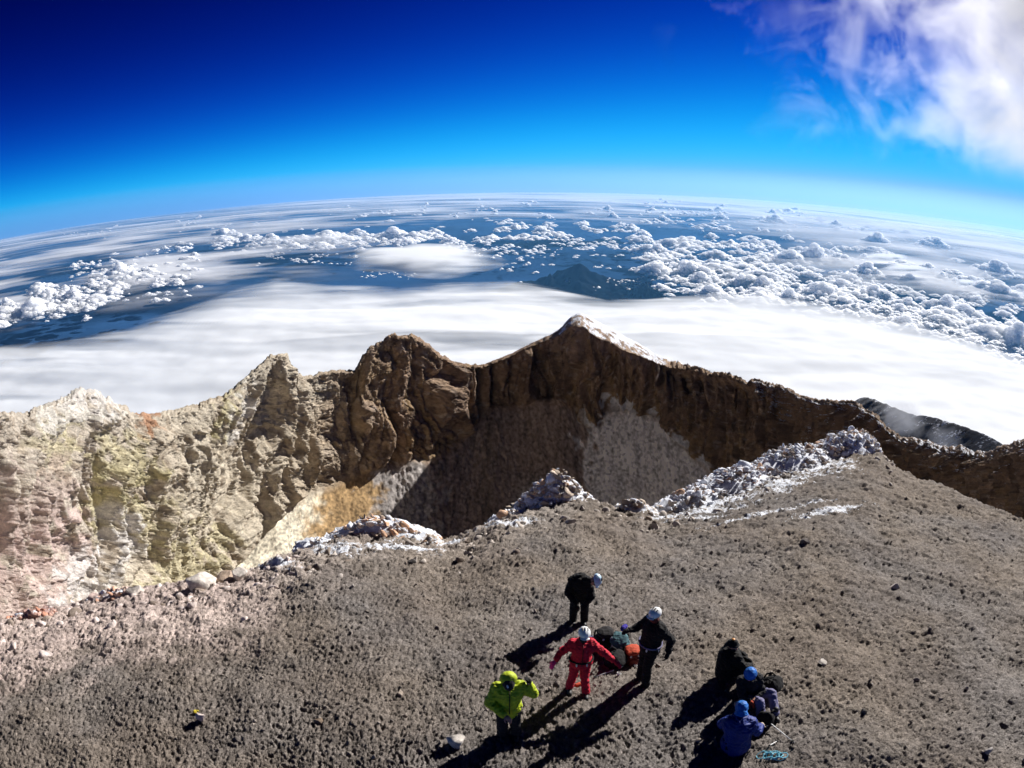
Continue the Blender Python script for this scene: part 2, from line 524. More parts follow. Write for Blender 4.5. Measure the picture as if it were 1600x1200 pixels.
def build_ground():
    naz, nr = 1060, 650
    az = np.radians(np.linspace(-72, 72, naz))
    rr = np.concatenate([np.exp(np.linspace(math.log(5.0), math.log(34.0), nr - 60)), 34 + (np.linspace(0, 1, 61)[1:] ** 1.6) * 60])
    A, R = np.meshgrid(az, rr)
    x = R * np.sin(A); y = R * np.cos(A)
    z = ground_base(x, y)
    fade = 1 - 0.0 * R
    z = z + ground_lumps(x, y) * fade
    z = z + np.clip(RNG.normal(size=z.shape), -2.2, 2.2) * (0.0085 + 0.0006 * np.clip(R, 5, 34))
    v = np.stack([x, y, z], -1)
    azd = np.degrees(A)
    rc, _ = crest(np.clip(azd, CREST_AZ[0], CREST_AZ[-1]))
    edge = sstep(-5.5, 0.3, R - rc)
    # rock-strewn lip
    p3 = v * 1.0
    lip = edge * (0.12 * fbm3(p3 * 1.1, 4, ridged=True) + 0.05)
    v[..., 2] += lip * np.where(azd < 12, 1.0, 0.45)
    # colour of the gravel itself
    g = np.array([0.200, 0.185, 0.177]); brown = np.array([0.210, 0.180, 0.154]); pale = np.array([0.52, 0.46, 0.41]); pink = np.array([0.60, 0.50, 0.46])
    n = fbm2(x * 0.22, y * 0.22, 4)
    wb = np.clip(0.35 + 0.9 * n + 0.35 * sstep(2, -8, x) + 0.3 * sstep(12, 19, R), 0, 1)[..., None]
    c = g * (1 - wb) + brown * wb
    n2 = fbm2(x * 0.9, y * 0.9, 4)
    lw_ = sstep(-16, -30, azd)
    lipw = np.clip(sstep(-4.2, -0.4, R - rc + 1.6 * n2 + 2.2 * lw_) * sstep(8, 2, azd), 0, 1)
    leftw = sstep(-14, -30, azd)
    lipc = pale[None, None] * (1 - leftw[..., None]) + pink[None, None] * leftw[..., None]
    lipw = (lipw * (0.35 + 0.5 * sstep(-10, -32, azd)))[..., None]
    c = c * (1 - lipw) + lipc * lipw
    # snow caught in the lee of the lip
    def blob(px, py, rx, ry, rot=0.0):
        q = at(px, py, 1.0); d = ray(px, py)
        # find where that ray meets the ground
        t = 5.0
        for _ in range(400):
            pt = d * t
            if CAM_Z + pt[2] < ground_base(pt[0], pt[1]): break
            t += 0.1
        dx = x - pt[0]; dy = y - pt[1]
        cr, sr = math.cos(rot), math.sin(rot)
        e = ((dx * cr + dy * sr) / rx) ** 2 + ((-dx * sr + dy * cr) / ry) ** 2
        return np.exp(-e)
    snow = np.zeros_like(x)
    for b_ in ((800, 826, 1.5, 0.9, 0), (1120, 796, 3.2, 1.7, 0.5), (1200, 762, 3.4, 2.0, 0.5), (1060, 812, 2.2, 0.9, 0.3), (1290, 732, 3.0, 2.2, 0.5), (1160, 815, 2.2, 0.35, 0.15), (1240, 795, 2.6, 0.3, 0.15),
               (620, 862, 2.2, 0.9, 0), (520, 868, 1.6, 0.8, -0.3), (690, 858, 1.0, 0.6, 0), (1300, 800, 2.8, 0.5, 0.2), (440, 892, 1.5, 0.5, -0.4)):
        snow = np.maximum(snow, 0.60 * blob(*b_))
    snow += 0.16 * (fbm2(x * 0.7, y * 2.6, 3)) * sstep(0.02, 0.2, snow) + 0.05 * fbm2(x * 0.7, y * 2.2, 3)
    me = mesh_np('summit_ground', v, grid_faces(nr, naz), MAT_GROUND, smooth=False, colors=c, attrs={'snow': snow})
    return link('summit_ground', me, kind='structure', label='grey brown gravel dome of the summit')
build_ground()

def ground_z(x, y):
    x = np.asarray(x, float); y = np.asarray(y, float)
    return ground_base(x, y) + ground_lumps(x, y)

def ground_hit(px, py):
    """Where the line of sight of a pixel meets the summit ground."""
    d = ray(px, py); t = 4.0
    while t < 80:
        p = d * t
        if CAM_Z + p[2] < float(ground_base(p[0], p[1])):
            break
        t += 0.02
    p = d * t
    return Vector((p[0], p[1], float(ground_z(p[0], p[1]))))

# ------------------------------------------------------------------ the crater: rim, cliffs, talus and floor
RIM = [(-320, 700, 95), (-120, 655, 115), (0, 642, 135), (28, 646, 145), (60, 636, 155), (100, 618, 168), (135, 606, 180), (165, 618, 188), (190, 632, 196), (215, 645, 204), (235, 648, 212), (262, 642, 222),
       (300, 632, 236), (340, 620, 250), (372, 600, 262), (400, 575, 274), (425, 552, 284), (447, 553, 290), (457, 580, 300), (480, 588, 315), (520, 580, 330), (550, 578, 340), (572, 550, 346), (590, 534, 352),
       (620, 522, 358), (645, 523, 364), (665, 537, 372), (690, 555, 382), (715, 567, 394), (750, 571, 404), (790, 556, 414), (830, 536, 424), (870, 516, 432), (905, 489, 436), (930, 500, 434), (960, 516, 430),
       (1000, 538, 422), (1040, 560, 412), (1080, 572, 402), (1120, 578, 392), (1160, 590, 380), (1210, 600, 370), (1250, 615, 352), (1290, 625, 334), (1330, 628, 316), (1360, 641, 300), (1385, 664, 286), (1410, 680, 272),
       (1440, 688, 255), (1500, 700, 225), (1540, 706, 205), (1570, 694, 180), (1600, 688, 160), (1750, 690, 120), (1920, 720, 95)]
EDGE_DROP = [(-320, 10), (300, 8), (430, 3), (800, 4), (860, 8), (890, 14), (910, 22), (950, 24), (1000, 18), (1050, 10), (1200, 6), (1400, 8), (1920, 8)]
BASE = [(-320, 1120, 84), (0, 1010, 122), (100, 985, 152), (200, 965, 182), (300, 942, 222), (345, 905, 240), (380, 868, 254), (410, 838, 266), (440, 802, 279), (480, 776, 299), (520, 762, 315), (560, 742, 327), (600, 730, 337), (640, 724, 346),
        (680, 716, 358), (720, 690, 378), (750, 655, 394), (775, 636, 402), (820, 632, 408), (860, 622, 408), (890, 640, 404), (920, 668, 400), (950, 648, 404), (985, 640, 402), (1020, 652, 396), (1050, 680, 384), (1080, 712, 372),
        (1110, 742, 362), (1160, 760, 352), (1250, 775, 328), (1360, 790, 280), (1440, 800, 238), (1540, 830, 190), (1600, 850, 147), (1920, 980, 84)]
FLOORL = [(-320, 1190, 68), (0, 1100, 98), (200, 1060, 152), (380, 985, 214), (440, 960, 232), (520, 940, 258), (600, 930, 280), (690, 910, 308), (775, 900, 328), (860, 890, 338), (950, 880, 338), (1050, 880, 322), (1110, 890, 308),
          (1250, 900, 275), (1440, 920, 195), (1600, 960, 122), (1920, 1060, 68)]

def line3(tab, xs, jitter=None):
    t = np.array(tab, float)
    py = smooth_interp(xs, t[:, 0], t[:, 1]); dd = smooth_interp(xs, t[:, 0], t[:, 2])
    if jitter is not None:
        py = py + jitter
    return at(xs, py, dd), py

def build_crater():
    ncol = 1560
    xs = np.linspace(-320, 1920, ncol)
    jag = 3.5 * fbm2(xs / 22.0, xs * 0 + 3.3, 5, gain=0.62) + 2.2 * np.abs(fbm2(xs / 9.0, xs * 0 + 8.8, 3))
    smooth_crest = 1 - 0.8 * sstep(760, 800, xs) * sstep(1050, 1000, xs) - 0.6 * sstep(690, 720, xs) * sstep(800, 780, xs)
    rim, rim_py = line3(RIM, xs, jag * smooth_crest)
    ed = np.array(EDGE_DROP, float)
    edrop = smooth_interp(xs, ed[:, 0], ed[:, 1])
    rim_d = np.hypot(rim[:, 0], rim[:, 1])
    edge = at(xs, rim_py + edrop, rim_d - 4 - edrop * (0.3 + 1.15 * sstep(840, 890, xs) * sstep(1080, 1030, xs)))
    base, base_py = line3(BASE, xs, 5 * fbm2(xs / 30.0, xs * 0 + 1.1, 2))
    flo, flo_py = line3(FLOORL, xs)
    near = flo.copy(); near[:, :2] *= 0.42; near[:, 2] -= 6
    # outer flank of the cone
    def out(d, drop):
        q = rim.copy(); k = (rim_d + d) / rim_d
        q[:, :2] *= k[:, None]; q[:, 2] -= drop
        return q
    lines = [out(2600, 1750), out(700, 470), out(120, 70), out(18, 8), rim, edge, base, flo, near]
    rows = [10, 16, 22, 10, 8, 250, 90, 16]
    V = []; vv = []
    for k, n in enumerate(rows):
        last = k == len(rows) - 1
        t = np.linspace(0, 1, n + 1)[: n + (1 if last else 0)]
        if k == 5:      # cliff: a slightly concave profile
            t3 = t[:, None]
            P = lines[k][None] * (1 - t3[..., None]) + lines[k + 1][None] * t3[..., None]
            bulge = (np.sin(t3 * math.pi) * 0.08)[..., None]
            d = (lines[k + 1] - lines[k]) * np.array([1, 1, 0.0])
            P = P + bulge * d[None]
        elif k == 6:
            t3 = t[:, None, None]
            P = lines[k][None] * (1 - t3) + lines[k + 1][None] * t3
            P[..., 2] -= 6 * np.sin(t * math.pi)[:, None]
        else:
            t3 = t[:, None, None]
            P = lines[k][None] * (1 - t3) + lines[k + 1][None] * t3
        V.append(P); vv.append(k + t)
    V = np.concatenate(V, 0); v = np.concatenate(vv)
    nrow = len(v)
    # zone weights
    cliff = (sstep(4.6, 5.12, v) * sstep(6.02, 5.94, v))[:, None] * np.ones(ncol)[None]
    talus = (sstep(5.96, 6.05, v))[:, None] * np.ones(ncol)[None]
    rimz = (sstep(3.2, 4.0, v) * sstep(5.3, 4.9, v))[:, None] * np.ones(ncol)[None]
    outer = sstep(3.6, 2.6, v)[:, None] * np.ones(ncol)[None]
    # arc length along the wall and depth down it, in metres
    seg = np.linalg.norm(np.diff((rim + base) / 2, axis=0), axis=1)
    s = np.concatenate([[0], np.cumsum(seg)])
    S = np.ones(nrow)[:, None] * s[None]
    hgt = np.linalg.norm(base - edge, axis=1)
    tt = np.clip(v - 5, 0, 1)[:, None]
    Hh = tt * hgt[None]
    du = np.gradient(V, axis=1); dv = np.gradient(V, axis=0)
    N = np.cross(du, dv); N /= np.linalg.norm(N, axis=-1, keepdims=True) + 1e-9
    toward = np.array([0, 0, 0.0]) - V; flip = np.sign((N * np.array([-V[..., 0].mean() * 0, 0, 1.0])).sum(-1)); flip[flip == 0] = 1
    N = N * flip[..., None]
    PX = np.ones(nrow)[:, None] * xs[None]
    left = sstep(560, 420, PX)
    Sl = S + Hh * (0.12 * left) + 6 * noise2(S / 25, Hh / 30)
    size = np.clip(rim_d / 330, 0.45, 1.2)[None]
    Sx = Sl / size; Hx = Hh / size
    p = V / size[..., None]
    r0, r1 = int(np.searchsorted(v, 4.7)), int(np.searchsorted(v, 6.06))
    def rows_only(fn):
        out = np.zeros((nrow, ncol), np.float32); out[r0:r1] = fn(slice(r0, r1)); return out
    # ribs with sharp gullies between them
    gul1 = np.abs(noise2(Sx / 30, Hx / 170 + 2)) * 2
    gul2 = np.abs(noise2(Sx / 11 + 0.5 * noise2(Sx / 20, Hx / 30), Hx / 80 + 5)) * 2
    gul3 = np.abs(noise2(Sx / 4.0 + 0.6 * noise2(Sx / 8, Hx / 14), Hx / 26 + 9)) * 2
    ca = {}
    def frac(sl):
        wx = 0.30 * noise2(Sx[sl] / 7, Hx[sl] / 16)
        d1, d2, iv = cells2(Sx[sl] / 3.6 + wx, Hx[sl] / 17 + 0.4 * noise2(Sx[sl] / 9, Hx[sl] / 9), 3)
        return 2.4 * (iv - 0.5) + 6.0 * (np.clip(d2 - d1, 0, 0.16) - 0.12)
    def frac2(sl):
        wx = 0.35 * noise2(Sx[sl] / 2.5, Hx[sl] / 6)
        d1, d2, iv = cells2(Sx[sl] / 1.35 + wx, Hx[sl] / 4.6 - wx, 8)
        return 0.95 * (iv - 0.5) + 3.4 * (np.clip(d2 - d1, 0, 0.16) - 0.11)
    blk = rows_only(frac); blk2 = rows_only(frac2)
    crag = fbm3(p * np.array([1, 1, 0.7]) / 3.6, 3, ridged=True, gain=0.62)
    strata = noise2(Hx / 4.0 + 1.5 * noise2(Sx / 40, Hx / 40), Sx / 160)
    lf = 1.0 + 0 * PX
    disp = size * (9.0 * lf * (gul1 - 0.5) + 6.5 * lf * (gul2 - 0.5) + 2.0 * lf * (gul3 - 0.5) + 1.0 * blk + 1.0 * blk2 + 0.55 * (crag - 0.8) + 0.45 * strata)
    disp = np.clip(disp, -15, 9)
    talus_d = -0.6 + 0.35 * fbm2(S / 6, Hh / 9 + (v - 6)[:, None] * 14, 3) + (0.12 + 0.55 * sstep(560, 640, PX)) * crag + 0.8 * fbm2(S / 30, v[:, None] * 3.0, 2)
    endfade = sstep(0.0, 0.10, tt) * 0.85 + 0.15
    disp = disp - 2.0 * sstep(0.75, 1.0, tt)
    D = cliff * disp * endfade + talus * talus_d + rimz * size * 0.7 * (crag - 0.8) + outer * 6 * fbm3(V / 90, 3)
    smooth_peak = 1 - 0.75 * (sstep(760, 800, PX) * sstep(1060, 1010, PX)) * rimz
    grit = RNG.normal(size=(nrow, ncol)).astype(np.float32)
    D = D + grit * size * (0.20 * cliff + 0.10 * talus * sstep(480, 620, PX) + 0.03 * talus + 0.12 * rimz)
    V = V + N * (D * smooth_peak)[..., None]
    # ---- colour of the rock itself
    tanc = np.array([0.60, 0.53, 0.42]); dark = np.array([0.33, 0.225, 0.155]); brown = np.array([0.52, 0.375, 0.25])
    ochre = np.array([0.46, 0.31, 0.14]); pink = np.array([0.66, 0.51, 0.46]); white = np.array([0.78, 0.74, 0.70]); yellow = np.array([0.58, 0.52, 0.27])
    sand = np.array([0.74, 0.67, 0.53]); otal = np.array([0.42, 0.28, 0.14]); gtal = np.array([0.40, 0.365, 0.345]); ptal = np.array([0.33, 0.26, 0.23]); ash = np.array([0.84, 0.84, 0.89])
    n1 = fbm3(p / 24, 4)[..., None]; n2 = fbm3(p / 9 + 50, 4)[..., None]
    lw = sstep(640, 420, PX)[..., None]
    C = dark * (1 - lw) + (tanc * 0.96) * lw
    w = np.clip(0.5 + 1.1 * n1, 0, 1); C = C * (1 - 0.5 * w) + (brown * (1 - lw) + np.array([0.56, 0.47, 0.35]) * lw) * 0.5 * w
    vst = fbm2(Sx / 3.4 + noise2(Sx / 12, Hx / 22), Hx / 80, 3)[..., None]
    w = sstep(0.0, 0.7, vst + 0.5 * n2) * (1 - lw) * 0.55; C = C * (1 - w) + ochre * 0.85 * w
    w = sstep(0.1, 0.8, -vst) * (1 - lw) * 0.5; C = C * (1 - w) + dark * 0.55 * w
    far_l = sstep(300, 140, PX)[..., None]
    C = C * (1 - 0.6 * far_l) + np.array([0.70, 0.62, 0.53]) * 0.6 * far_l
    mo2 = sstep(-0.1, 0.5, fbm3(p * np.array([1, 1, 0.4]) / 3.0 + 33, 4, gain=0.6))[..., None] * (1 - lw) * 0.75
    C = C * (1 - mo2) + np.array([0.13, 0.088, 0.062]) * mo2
    fleck = sstep(0.25, 0.7, fbm3(p * np.array([1, 1, 0.6]) / 1.9 + 91, 3, gain=0.6))[..., None] * (1 - lw) * 0.5  # pale flecks scattered at random over the far and right walls
    C = C * (1 - fleck) + np.array([0.60, 0.50, 0.42]) * fleck
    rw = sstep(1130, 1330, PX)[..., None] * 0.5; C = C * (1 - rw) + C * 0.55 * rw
    mot = sstep(0.05, 0.55, fbm3(p * np.array([1, 1, 0.45]) / 2.6 + 70, 3) + 0.25 * n1[..., 0])[..., None] * lw * 0.6
    C = C * (1 - mot) + np.array([0.27, 0.205, 0.145]) * mot
    n3 = fbm3(p * np.array([1, 1, 0.5]) / 3.5 + 20, 3)[..., None]
    def blob(px, tv, rx, rv, nz=0.9):
        e = ((PX - px) / rx) ** 2 + ((tt - tv) / rv) ** 2
        return (sstep(0.25, 0.75, np.exp(-e) * 1.15 + nz * n2[..., 0] + 0.9 * n3[..., 0]) * sstep(0.03, 0.25, np.exp(-e)))[..., None] * (cliff + rimz).clip(0, 1)[..., None]
    for px, tv, rx, rv, col, a in ((95, 0.12, 40, 0.14, yellow, 0.5), (190, 0.25, 45, 0.2, yellow, 0.5), (170, 0.5, 36, 0.18, yellow, 0.6), (240, 0.5, 32, 0.2, yellow, 0.45), (360, 0.12, 26, 0.12, yellow, 0.6), (340, 0.6, 60, 0.2, tanc * 1.15, 0.6),
                                   (40, 0.45, 80, 0.22, pink * 0.85, 0.6), (110, 0.72, 80, 0.2, pink, 0.6), (20, 0.8, 110, 0.3, pink, 0.7), (200, 0.62, 36, 0.16, white, 0.9), (150, 0.8, 60, 0.14, white, 0.8), (375, 0.15, 22, 0.12, white, 0.7),
                                   (130, 0.02, 60, 0.1, white, 0.7), (230, 0.0, 16, 0.08, np.array([0.42, 0.2, 0.1]), 0.8), (235, 0.86, 60, 0.14, tanc * 1.3, 0.7), (300, 0.82, 50, 0.2, yellow * 0.9, 0.5), (500, 0.14, 30, 0.07, tanc, 0.7)):
        b = blob(px, tv, rx, rv); C = C * (1 - a * b) + col * a * b
    # talus and floor colours
    tv = np.clip(v - 6, 0, 2)[:, None]
    T = sand * np.ones_like(C)
    def tmix(T, w, col):
        w = np.clip(w, 0, 1)[..., None]
        return T * (1 - w) + col * w
    nn = n2[..., 0] * 24 + n3[..., 0] * 22
    T = tmix(T, sstep(478, 520, PX + nn + tv * 60), otal)
    T = tmix(T, sstep(572, 600, PX + nn), gtal)
    T = tmix(T, sstep(672, 690, PX + nn), ptal)
    T = tmix(T, np.exp(-((PX - 765 + tv * 10) / 9) ** 2) * 0.6, np.array([0.2, 0.16, 0.13]))
    T = tmix(T, np.exp(-((PX - 830) / 24) ** 2) * 0.8 * sstep(0.35, 0.6, tv), ash * 0.8)
    T = tmix(T, sstep(905, 925, PX + nn) * sstep(1125, 1110, PX + nn), ash)
    T = T * np.clip(1 + 0.75 * fbm3(p / 1.5, 2) + 0.35 * fbm2(S / 5, v[:, None] * 6, 3), 0.35, 1.8)[..., None]
    am = (sstep(-0.02, 0.04, tt - (0.93 + 0.22 * n3[..., 0] + 0.16 * n2[..., 0])) * cliff * sstep(900, 920, PX) * sstep(1125, 1105, PX))[..., None]
    C = C * (1 - am) + ash * am
    tw = talus[..., None]
    C = C * (1 - tw) + T * tw
    C = C * (1 - outer[..., None] * 0.6) + np.array([0.10, 0.085, 0.075]) * outer[..., None] * 0.6
    # ---- snow on the crest of the far peak and in shaded pockets
    vv_ = v[:, None]
    snow = (0.52 + 0.30 * n2[..., 0] + 0.25 * noise2(S / 2.5, v[:, None] * 9)) * (sstep(3.0, 3.7, vv_) * sstep(5.05, 4.95, vv_)) * (sstep(850, 885, PX) * sstep(1075, 1020, PX))
    snow = np.maximum(snow, sstep(2.2, 3.2, vv_) * sstep(4.3, 4.0, vv_) * sstep(770, 820, PX) * sstep(1300, 1100, PX) * 0.9)
    snow = np.maximum(snow, 0.42 * cliff * sstep(0.14, 0.0, tt) * np.clip(n2[..., 0] * 2 + 0.5, 0, 1) * sstep(780, 830, PX) * sstep(930, 900, PX))
    snow = np.maximum(snow, 0.34 * (cliff + rimz) * sstep(0.18, 0.0, tt) * sstep(1120, 1180, PX))
    snow = np.maximum(snow, 0.42 * sstep(900, 930, PX) * sstep(1000, 960, PX) * cliff * sstep(0.75, 0.95, tt))
    snow = np.maximum(snow, 0.46 * sstep(1370, 1420, PX) * rimz)
    snow = np.maximum(snow, (0.40 + 0.35 * n2[..., 0] + 0.2 * n3[..., 0]) * cliff * sstep(1100, 1200, PX) * sstep(0.75, 0.2, tt))
    snow = np.maximum(snow, (0.42 + 0.4 * n3[..., 0]) * cliff * sstep(1500, 1580, PX))
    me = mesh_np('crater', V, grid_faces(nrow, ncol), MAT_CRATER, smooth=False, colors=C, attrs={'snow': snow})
    return link('crater_terrain', me, kind='structure', label='volcano crater with cliff walls talus cones and sandy floor')
build_crater()

# ------------------------------------------------------------------ the lowland, far hills and the cloud sea
EARTH = 6.371e6
def simple_mat(name, color, rough=0.9, noise=None, amp=0.25, spec=0.2):
    m = NT(name)
    c = (*color, 1)
    if noise:
        n = m.noise(noise, 5, 0.6, m.pos())
        c = m.mix(1.0, c, m.ramp(n, [(0.3, 1 - amp), (0.7, 1 + amp)]), 'MULTIPLY')
    b = m.principled(Base_Color=c, Roughness=rough)
    b.inputs['Specular IOR Level'].default_value = spec
    return m.surface(b)

MAT_LAND = simple_mat('lowland', (0.020, 0.058, 0.140), 1.0, 0.00012, 0.5, 0.0)  # blue of the distant haze painted into the land's base colour
MAT_HILL = simple_mat('far_hill', (0.008, 0.012, 0.016), 1.0, 0.004, 0.4, 0.0)

def build_land():
    az = np.linspace(0, 2 * math.pi, 257)[:-1]
    rr = np.concatenate([[600, 2000, 5000], np.exp(np.linspace(math.log(8000), math.log(400000), 60))])
    A, R = np.meshgrid(az, rr)
    x = R * np.sin(A); y = R * np.cos(A)
    z = -5000 - 600 * sstep(30000, 90000, R) - R ** 2 / (2 * EARTH) + 90 * fbm2(x / 6000, y / 6000, 4)
    link('lowland', mesh_np('lowland', np.stack([x, y, z], -1), grid_faces(len(rr), 256, True), MAT_LAND), kind='structure', label='dark blue lowland far beneath the clouds')
build_land()

def build_hill(px, py, dist, width, length, base_z, seed, name='mountain', mat=MAT_HILL, res=150):
    c = at(px, py, dist)
    hgt = c[2] - base_z
    u = np.linspace(-1, 1, res); U, W = np.meshgrid(u, u)
    az = math.atan2(c[0], c[1])
    x = U * length / 2; y = W * width / 2
    env = np.clip(1 - (U ** 2 + W ** 2), 0, 1)
    r = ridge2(U * 2.2 + seed, W * 2.2 - seed, 5)
    pk = np.exp(-(np.abs(U) / 0.26 + (W / 0.45) ** 2))
    h = hgt * env * (0.70 * pk + 0.30 * np.clip(r, 0, 2) / 1.5) + 0.0
    h *= hgt / h.max()
    X = c[0] + x * math.cos(az) + y * math.sin(az); Y = c[1] - x * math.sin(az) + y * math.cos(az)
    return link(name, mesh_np(name, np.stack([X, Y, base_z - 60 + h], -1), grid_faces(res, res), mat), kind='structure')
build_hill(905, 406, 27000, 9000, 9500, -5150, 1.3)['label'] = 'dark blue pointed mountain rising out of the lowland clouds'
build_hill(860, 425, 26500, 5000, 3600, -5100, 4.1)['label'] = 'low dark hill beside the pointed mountain'
build_hill(870, 372, 46000, 9000, 9000, -5300, 8.6)['label'] = 'long blue hills behind the row of small clouds'
build_hill(1010, 438, 25500, 4200, 3600, -5080, 2.2)['label'] = 'low dark foothill at the end of the pointed mountain'

def cloud_material(name, alpha_attr=False, alpha_scale=0.0006, streak=1.0, trans=0.35, soft=0.5, col=(0.93, 0.93, 0.94)):
    m = NT(name)
    d = m.n('BsdfDiffuse', ins={'Color': (*col, 1)})
    t = m.n('BsdfTranslucent', ins={'Color': (*col, 1)})
    mx = m.n('MixShader', ins={0: trans, 1: d.outputs[0], 2: t.outputs[0]})
    if not alpha_attr:
        return m.surface(mx)
    a = m.n('Attribute', attribute_name='alpha').outputs['Fac']
    mp = m.n('Mapping', ins={'Vector': m.pos(), 'Scale': (1.0, streak, 1.0)})
    n = m.noise(alpha_scale, 6, 0.55, mp.outputs[0])
    k = m.math('ADD', a, m.math('MULTIPLY', m.math('SUBTRACT', n, 0.5), soft), clamp=True)
    k = m.math('MULTIPLY', k, m.ramp(a, [(0.0, 0.0), (0.12, 1.0)]))
    tr = m.n('BsdfTransparent')
    fin = m.n('MixShader', ins={0: k, 1: tr.outputs[0], 2: mx.outputs[0]})
    return m.surface(fin)

MAT_SHEET = cloud_material('stratus_cloud', True, 0.0005, 2.2, 0.08, 0.35, (0.90, 0.93, 0.965))
MAT_DECK = cloud_material('far_cloud_deck', True, 0.00005, 3.5, 0.2, 1.6)
def cumulus_material():
    m = NT('cumulus_cloud')
    b = m.principled(Base_Color=(0.97, 0.97, 0.98), Roughness=1.0)
    b.inputs['Subsurface Weight'].default_value = 1.0
    b.inputs['Subsurface Radius'].default_value = (1.0, 1.0, 1.0)
    b.inputs['Subsurface Scale'].default_value = 700.0
    b.inputs['Specular IOR Level'].default_value = 0.0
    return m.surface(b)
MAT_CUMULUS = cumulus_material()

def sheet(name, az0, az1, r0, r1_fn, zfun, alpha_fn, thick, label, mat, naz=420, nr=170, kind='stuff'):
    az = np.radians(np.linspace(az0, az1, naz)); t = np.linspace(0, 1, nr) ** 1.3
    A, T = np.meshgrid(az, t)
    R1 = r1_fn(np.degrees(A)); R = r0 + (R1 - r0) * T
    x = R * np.sin(A); y = R * np.cos(A)
    z, th = zfun(x, y, R, T, A)
    al = alpha_fn(x, y, R, T, np.degrees(A))
    top = np.stack([x, y, z], -1).reshape(-1, 3); bot = np.stack([x, y, z - th * thick], -1).reshape(-1, 3)
    f = grid_faces(nr, naz); k = len(top)
    ring = np.concatenate([np.arange(naz), np.arange(nr) * naz + naz - 1, (nr - 1) * naz + np.arange(naz)[::-1], (np.arange(nr) * naz)[::-1]])
    rn = np.roll(ring, -1)
    side = np.stack([ring, ring + k, rn + k, rn], 1); side = side[ring != rn]
    fa = np.concatenate([f, f[:, ::-1] + k, side])
    me = mesh_np(name, np.concatenate([top, bot]), fa, mat, attrs={'alpha': np.concatenate([al.ravel(), al.ravel()])})
    return link(name, me, kind=kind, label=label)

# near stratus sheet that laps round the cone
_e = [(-500, 640), (-200, 560), (0, 516), (100, 503), (200, 487), (280, 462), (350, 436), (430, 418), (520, 424), (620, 428), (700, 422), (800, 420), (880, 432), (950, 446), (1010, 445), (1100, 438), (1200, 442), (1300, 454), (1400, 472), (1500, 498), (1600, 528), (2000, 640)]
_pe = at_z(np.array([q[0] for q in _e]), np.array([q[1] for q in _e]), np.full(len(_e), -1500.0))
_eaz = np.degrees(np.arctan2(_pe[:, 0], _pe[:, 1])); _er = np.hypot(_pe[:, 0], _pe[:, 1])
def sheet_edge(azd):
    return np.interp(azd, _eaz, _er)
def z_sheet(x, y, R, T, A):
    und = 22 * fbm2(x / 2200, y / 1500, 3) + 45 * noise2(x / 5200 + 3, y / 2600) + 9 * fbm2(x / 520, y / 380, 3)
    th = np.sqrt(np.clip(1 - T ** 6, 0, 1)) * 0.9 + 0.1
    return -1500 + und * sstep(1.0, 0.8, T) - 130 * sstep(0.8, 1.0, T), th
def a_sheet(x, y, R, T, azd):
    b = 1.02 + 0.25 * fbm2(x / 3000 + 7, y / 900, 3)
    leftthin = sstep(-8, -34, azd)
    bands = sstep(0.05, 0.45, fbm2(x / 4200 - 11, y / 620 + x / 9000, 3) + 0.12)
    b = b - leftthin * (0.36 + 0.42 * bands) - (1 - leftthin) * 0.30 * bands * sstep(34, 8, azd)
    hole = sstep(0.25, 0.5, noise2(x / 1500 + 1.7, y / 500 + 2.2))
    b = b - 0.3 * hole * sstep(12, 0, azd) * sstep(-25, -12, azd)
    return np.clip(b, 0, 1) * sstep(1.0, 0.72, T + 0.05 * fbm2(x / 900, y / 900, 3)) ** 1.5
sheet('stratus_clouds', -62, 62, 1900, sheet_edge, z_sheet, a_sheet, 160, 'smooth white stratus sheet lapping round the volcano behind the rim', MAT_SHEET)

# lens-shaped cloud beyond it
def lens_cloud(px0, px1, py_mid, py_half, z, label, thick=260):
    c = at_z((px0 + px1) / 2, py_mid, z); l = at_z(px0, py_mid, z); r = at_z(px1, py_mid, z)
    n = at_z((px0 + px1) / 2, py_mid + py_half, z); f = at_z((px0 + px1) / 2, py_mid - py_half, z)
    ax = (r - l) / 2; ay = (f - n) / 2; cen = (n + f) / 2
    a = np.linspace(0, 2 * math.pi, 129)[:-1]; t = np.linspace(0.0, 1, 30)
    A, T = np.meshgrid(a, t)
    wob = 1 + 0.30 * noise2(np.cos(A) * 1.7 + z, np.sin(A) * 1.7)
    P = cen + (np.cos(A) * T * wob)[..., None] * ax + (np.sin(A) * T * wob)[..., None] * ay
    hgt = np.sqrt(np.clip(1 - T ** 2, 0, 1))
    top = P.copy(); top[..., 2] += thick * 0.6 * hgt; bot = P.copy(); bot[..., 2] -= thick * 0.3 * hgt
    f_ = grid_faces(30, 128, True); k = 30 * 128
    al = np.clip(1.0 - sstep(0.25, 0.97, T + 0.16 * fbm2(P[..., 0] / 900, P[..., 1] / 900, 3)), 0, 1) ** 0.8
    me = mesh_np('lens_cloud', np.concatenate([top.reshape(-1, 3), bot.reshape(-1, 3)]), np.concatenate([f_, f_[:, ::-1] + k]), MAT_SHEET, attrs={'alpha': np.concatenate([al.ravel()] * 2)})
    return link('lens_cloud', me, label=label, category='cloud', group='lens clouds over the lowland')
lens_cloud(515, 790, 410, 25, -1900, 'large smooth lens cloud floating just beyond the stratus sheet')
lens_cloud(1350, 1425, 402, 7, -3600, 'flat white lens cloud strip over blue gap among the eastern clouds', 120)
lens_cloud(1375, 1460, 420, 6, -3600, 'thin white lens cloud strip under the flat one', 120)
lens_cloud(1490, 1528, 442, 6, -3600, 'small bright lens cloud above the billowing cloud field', 120)

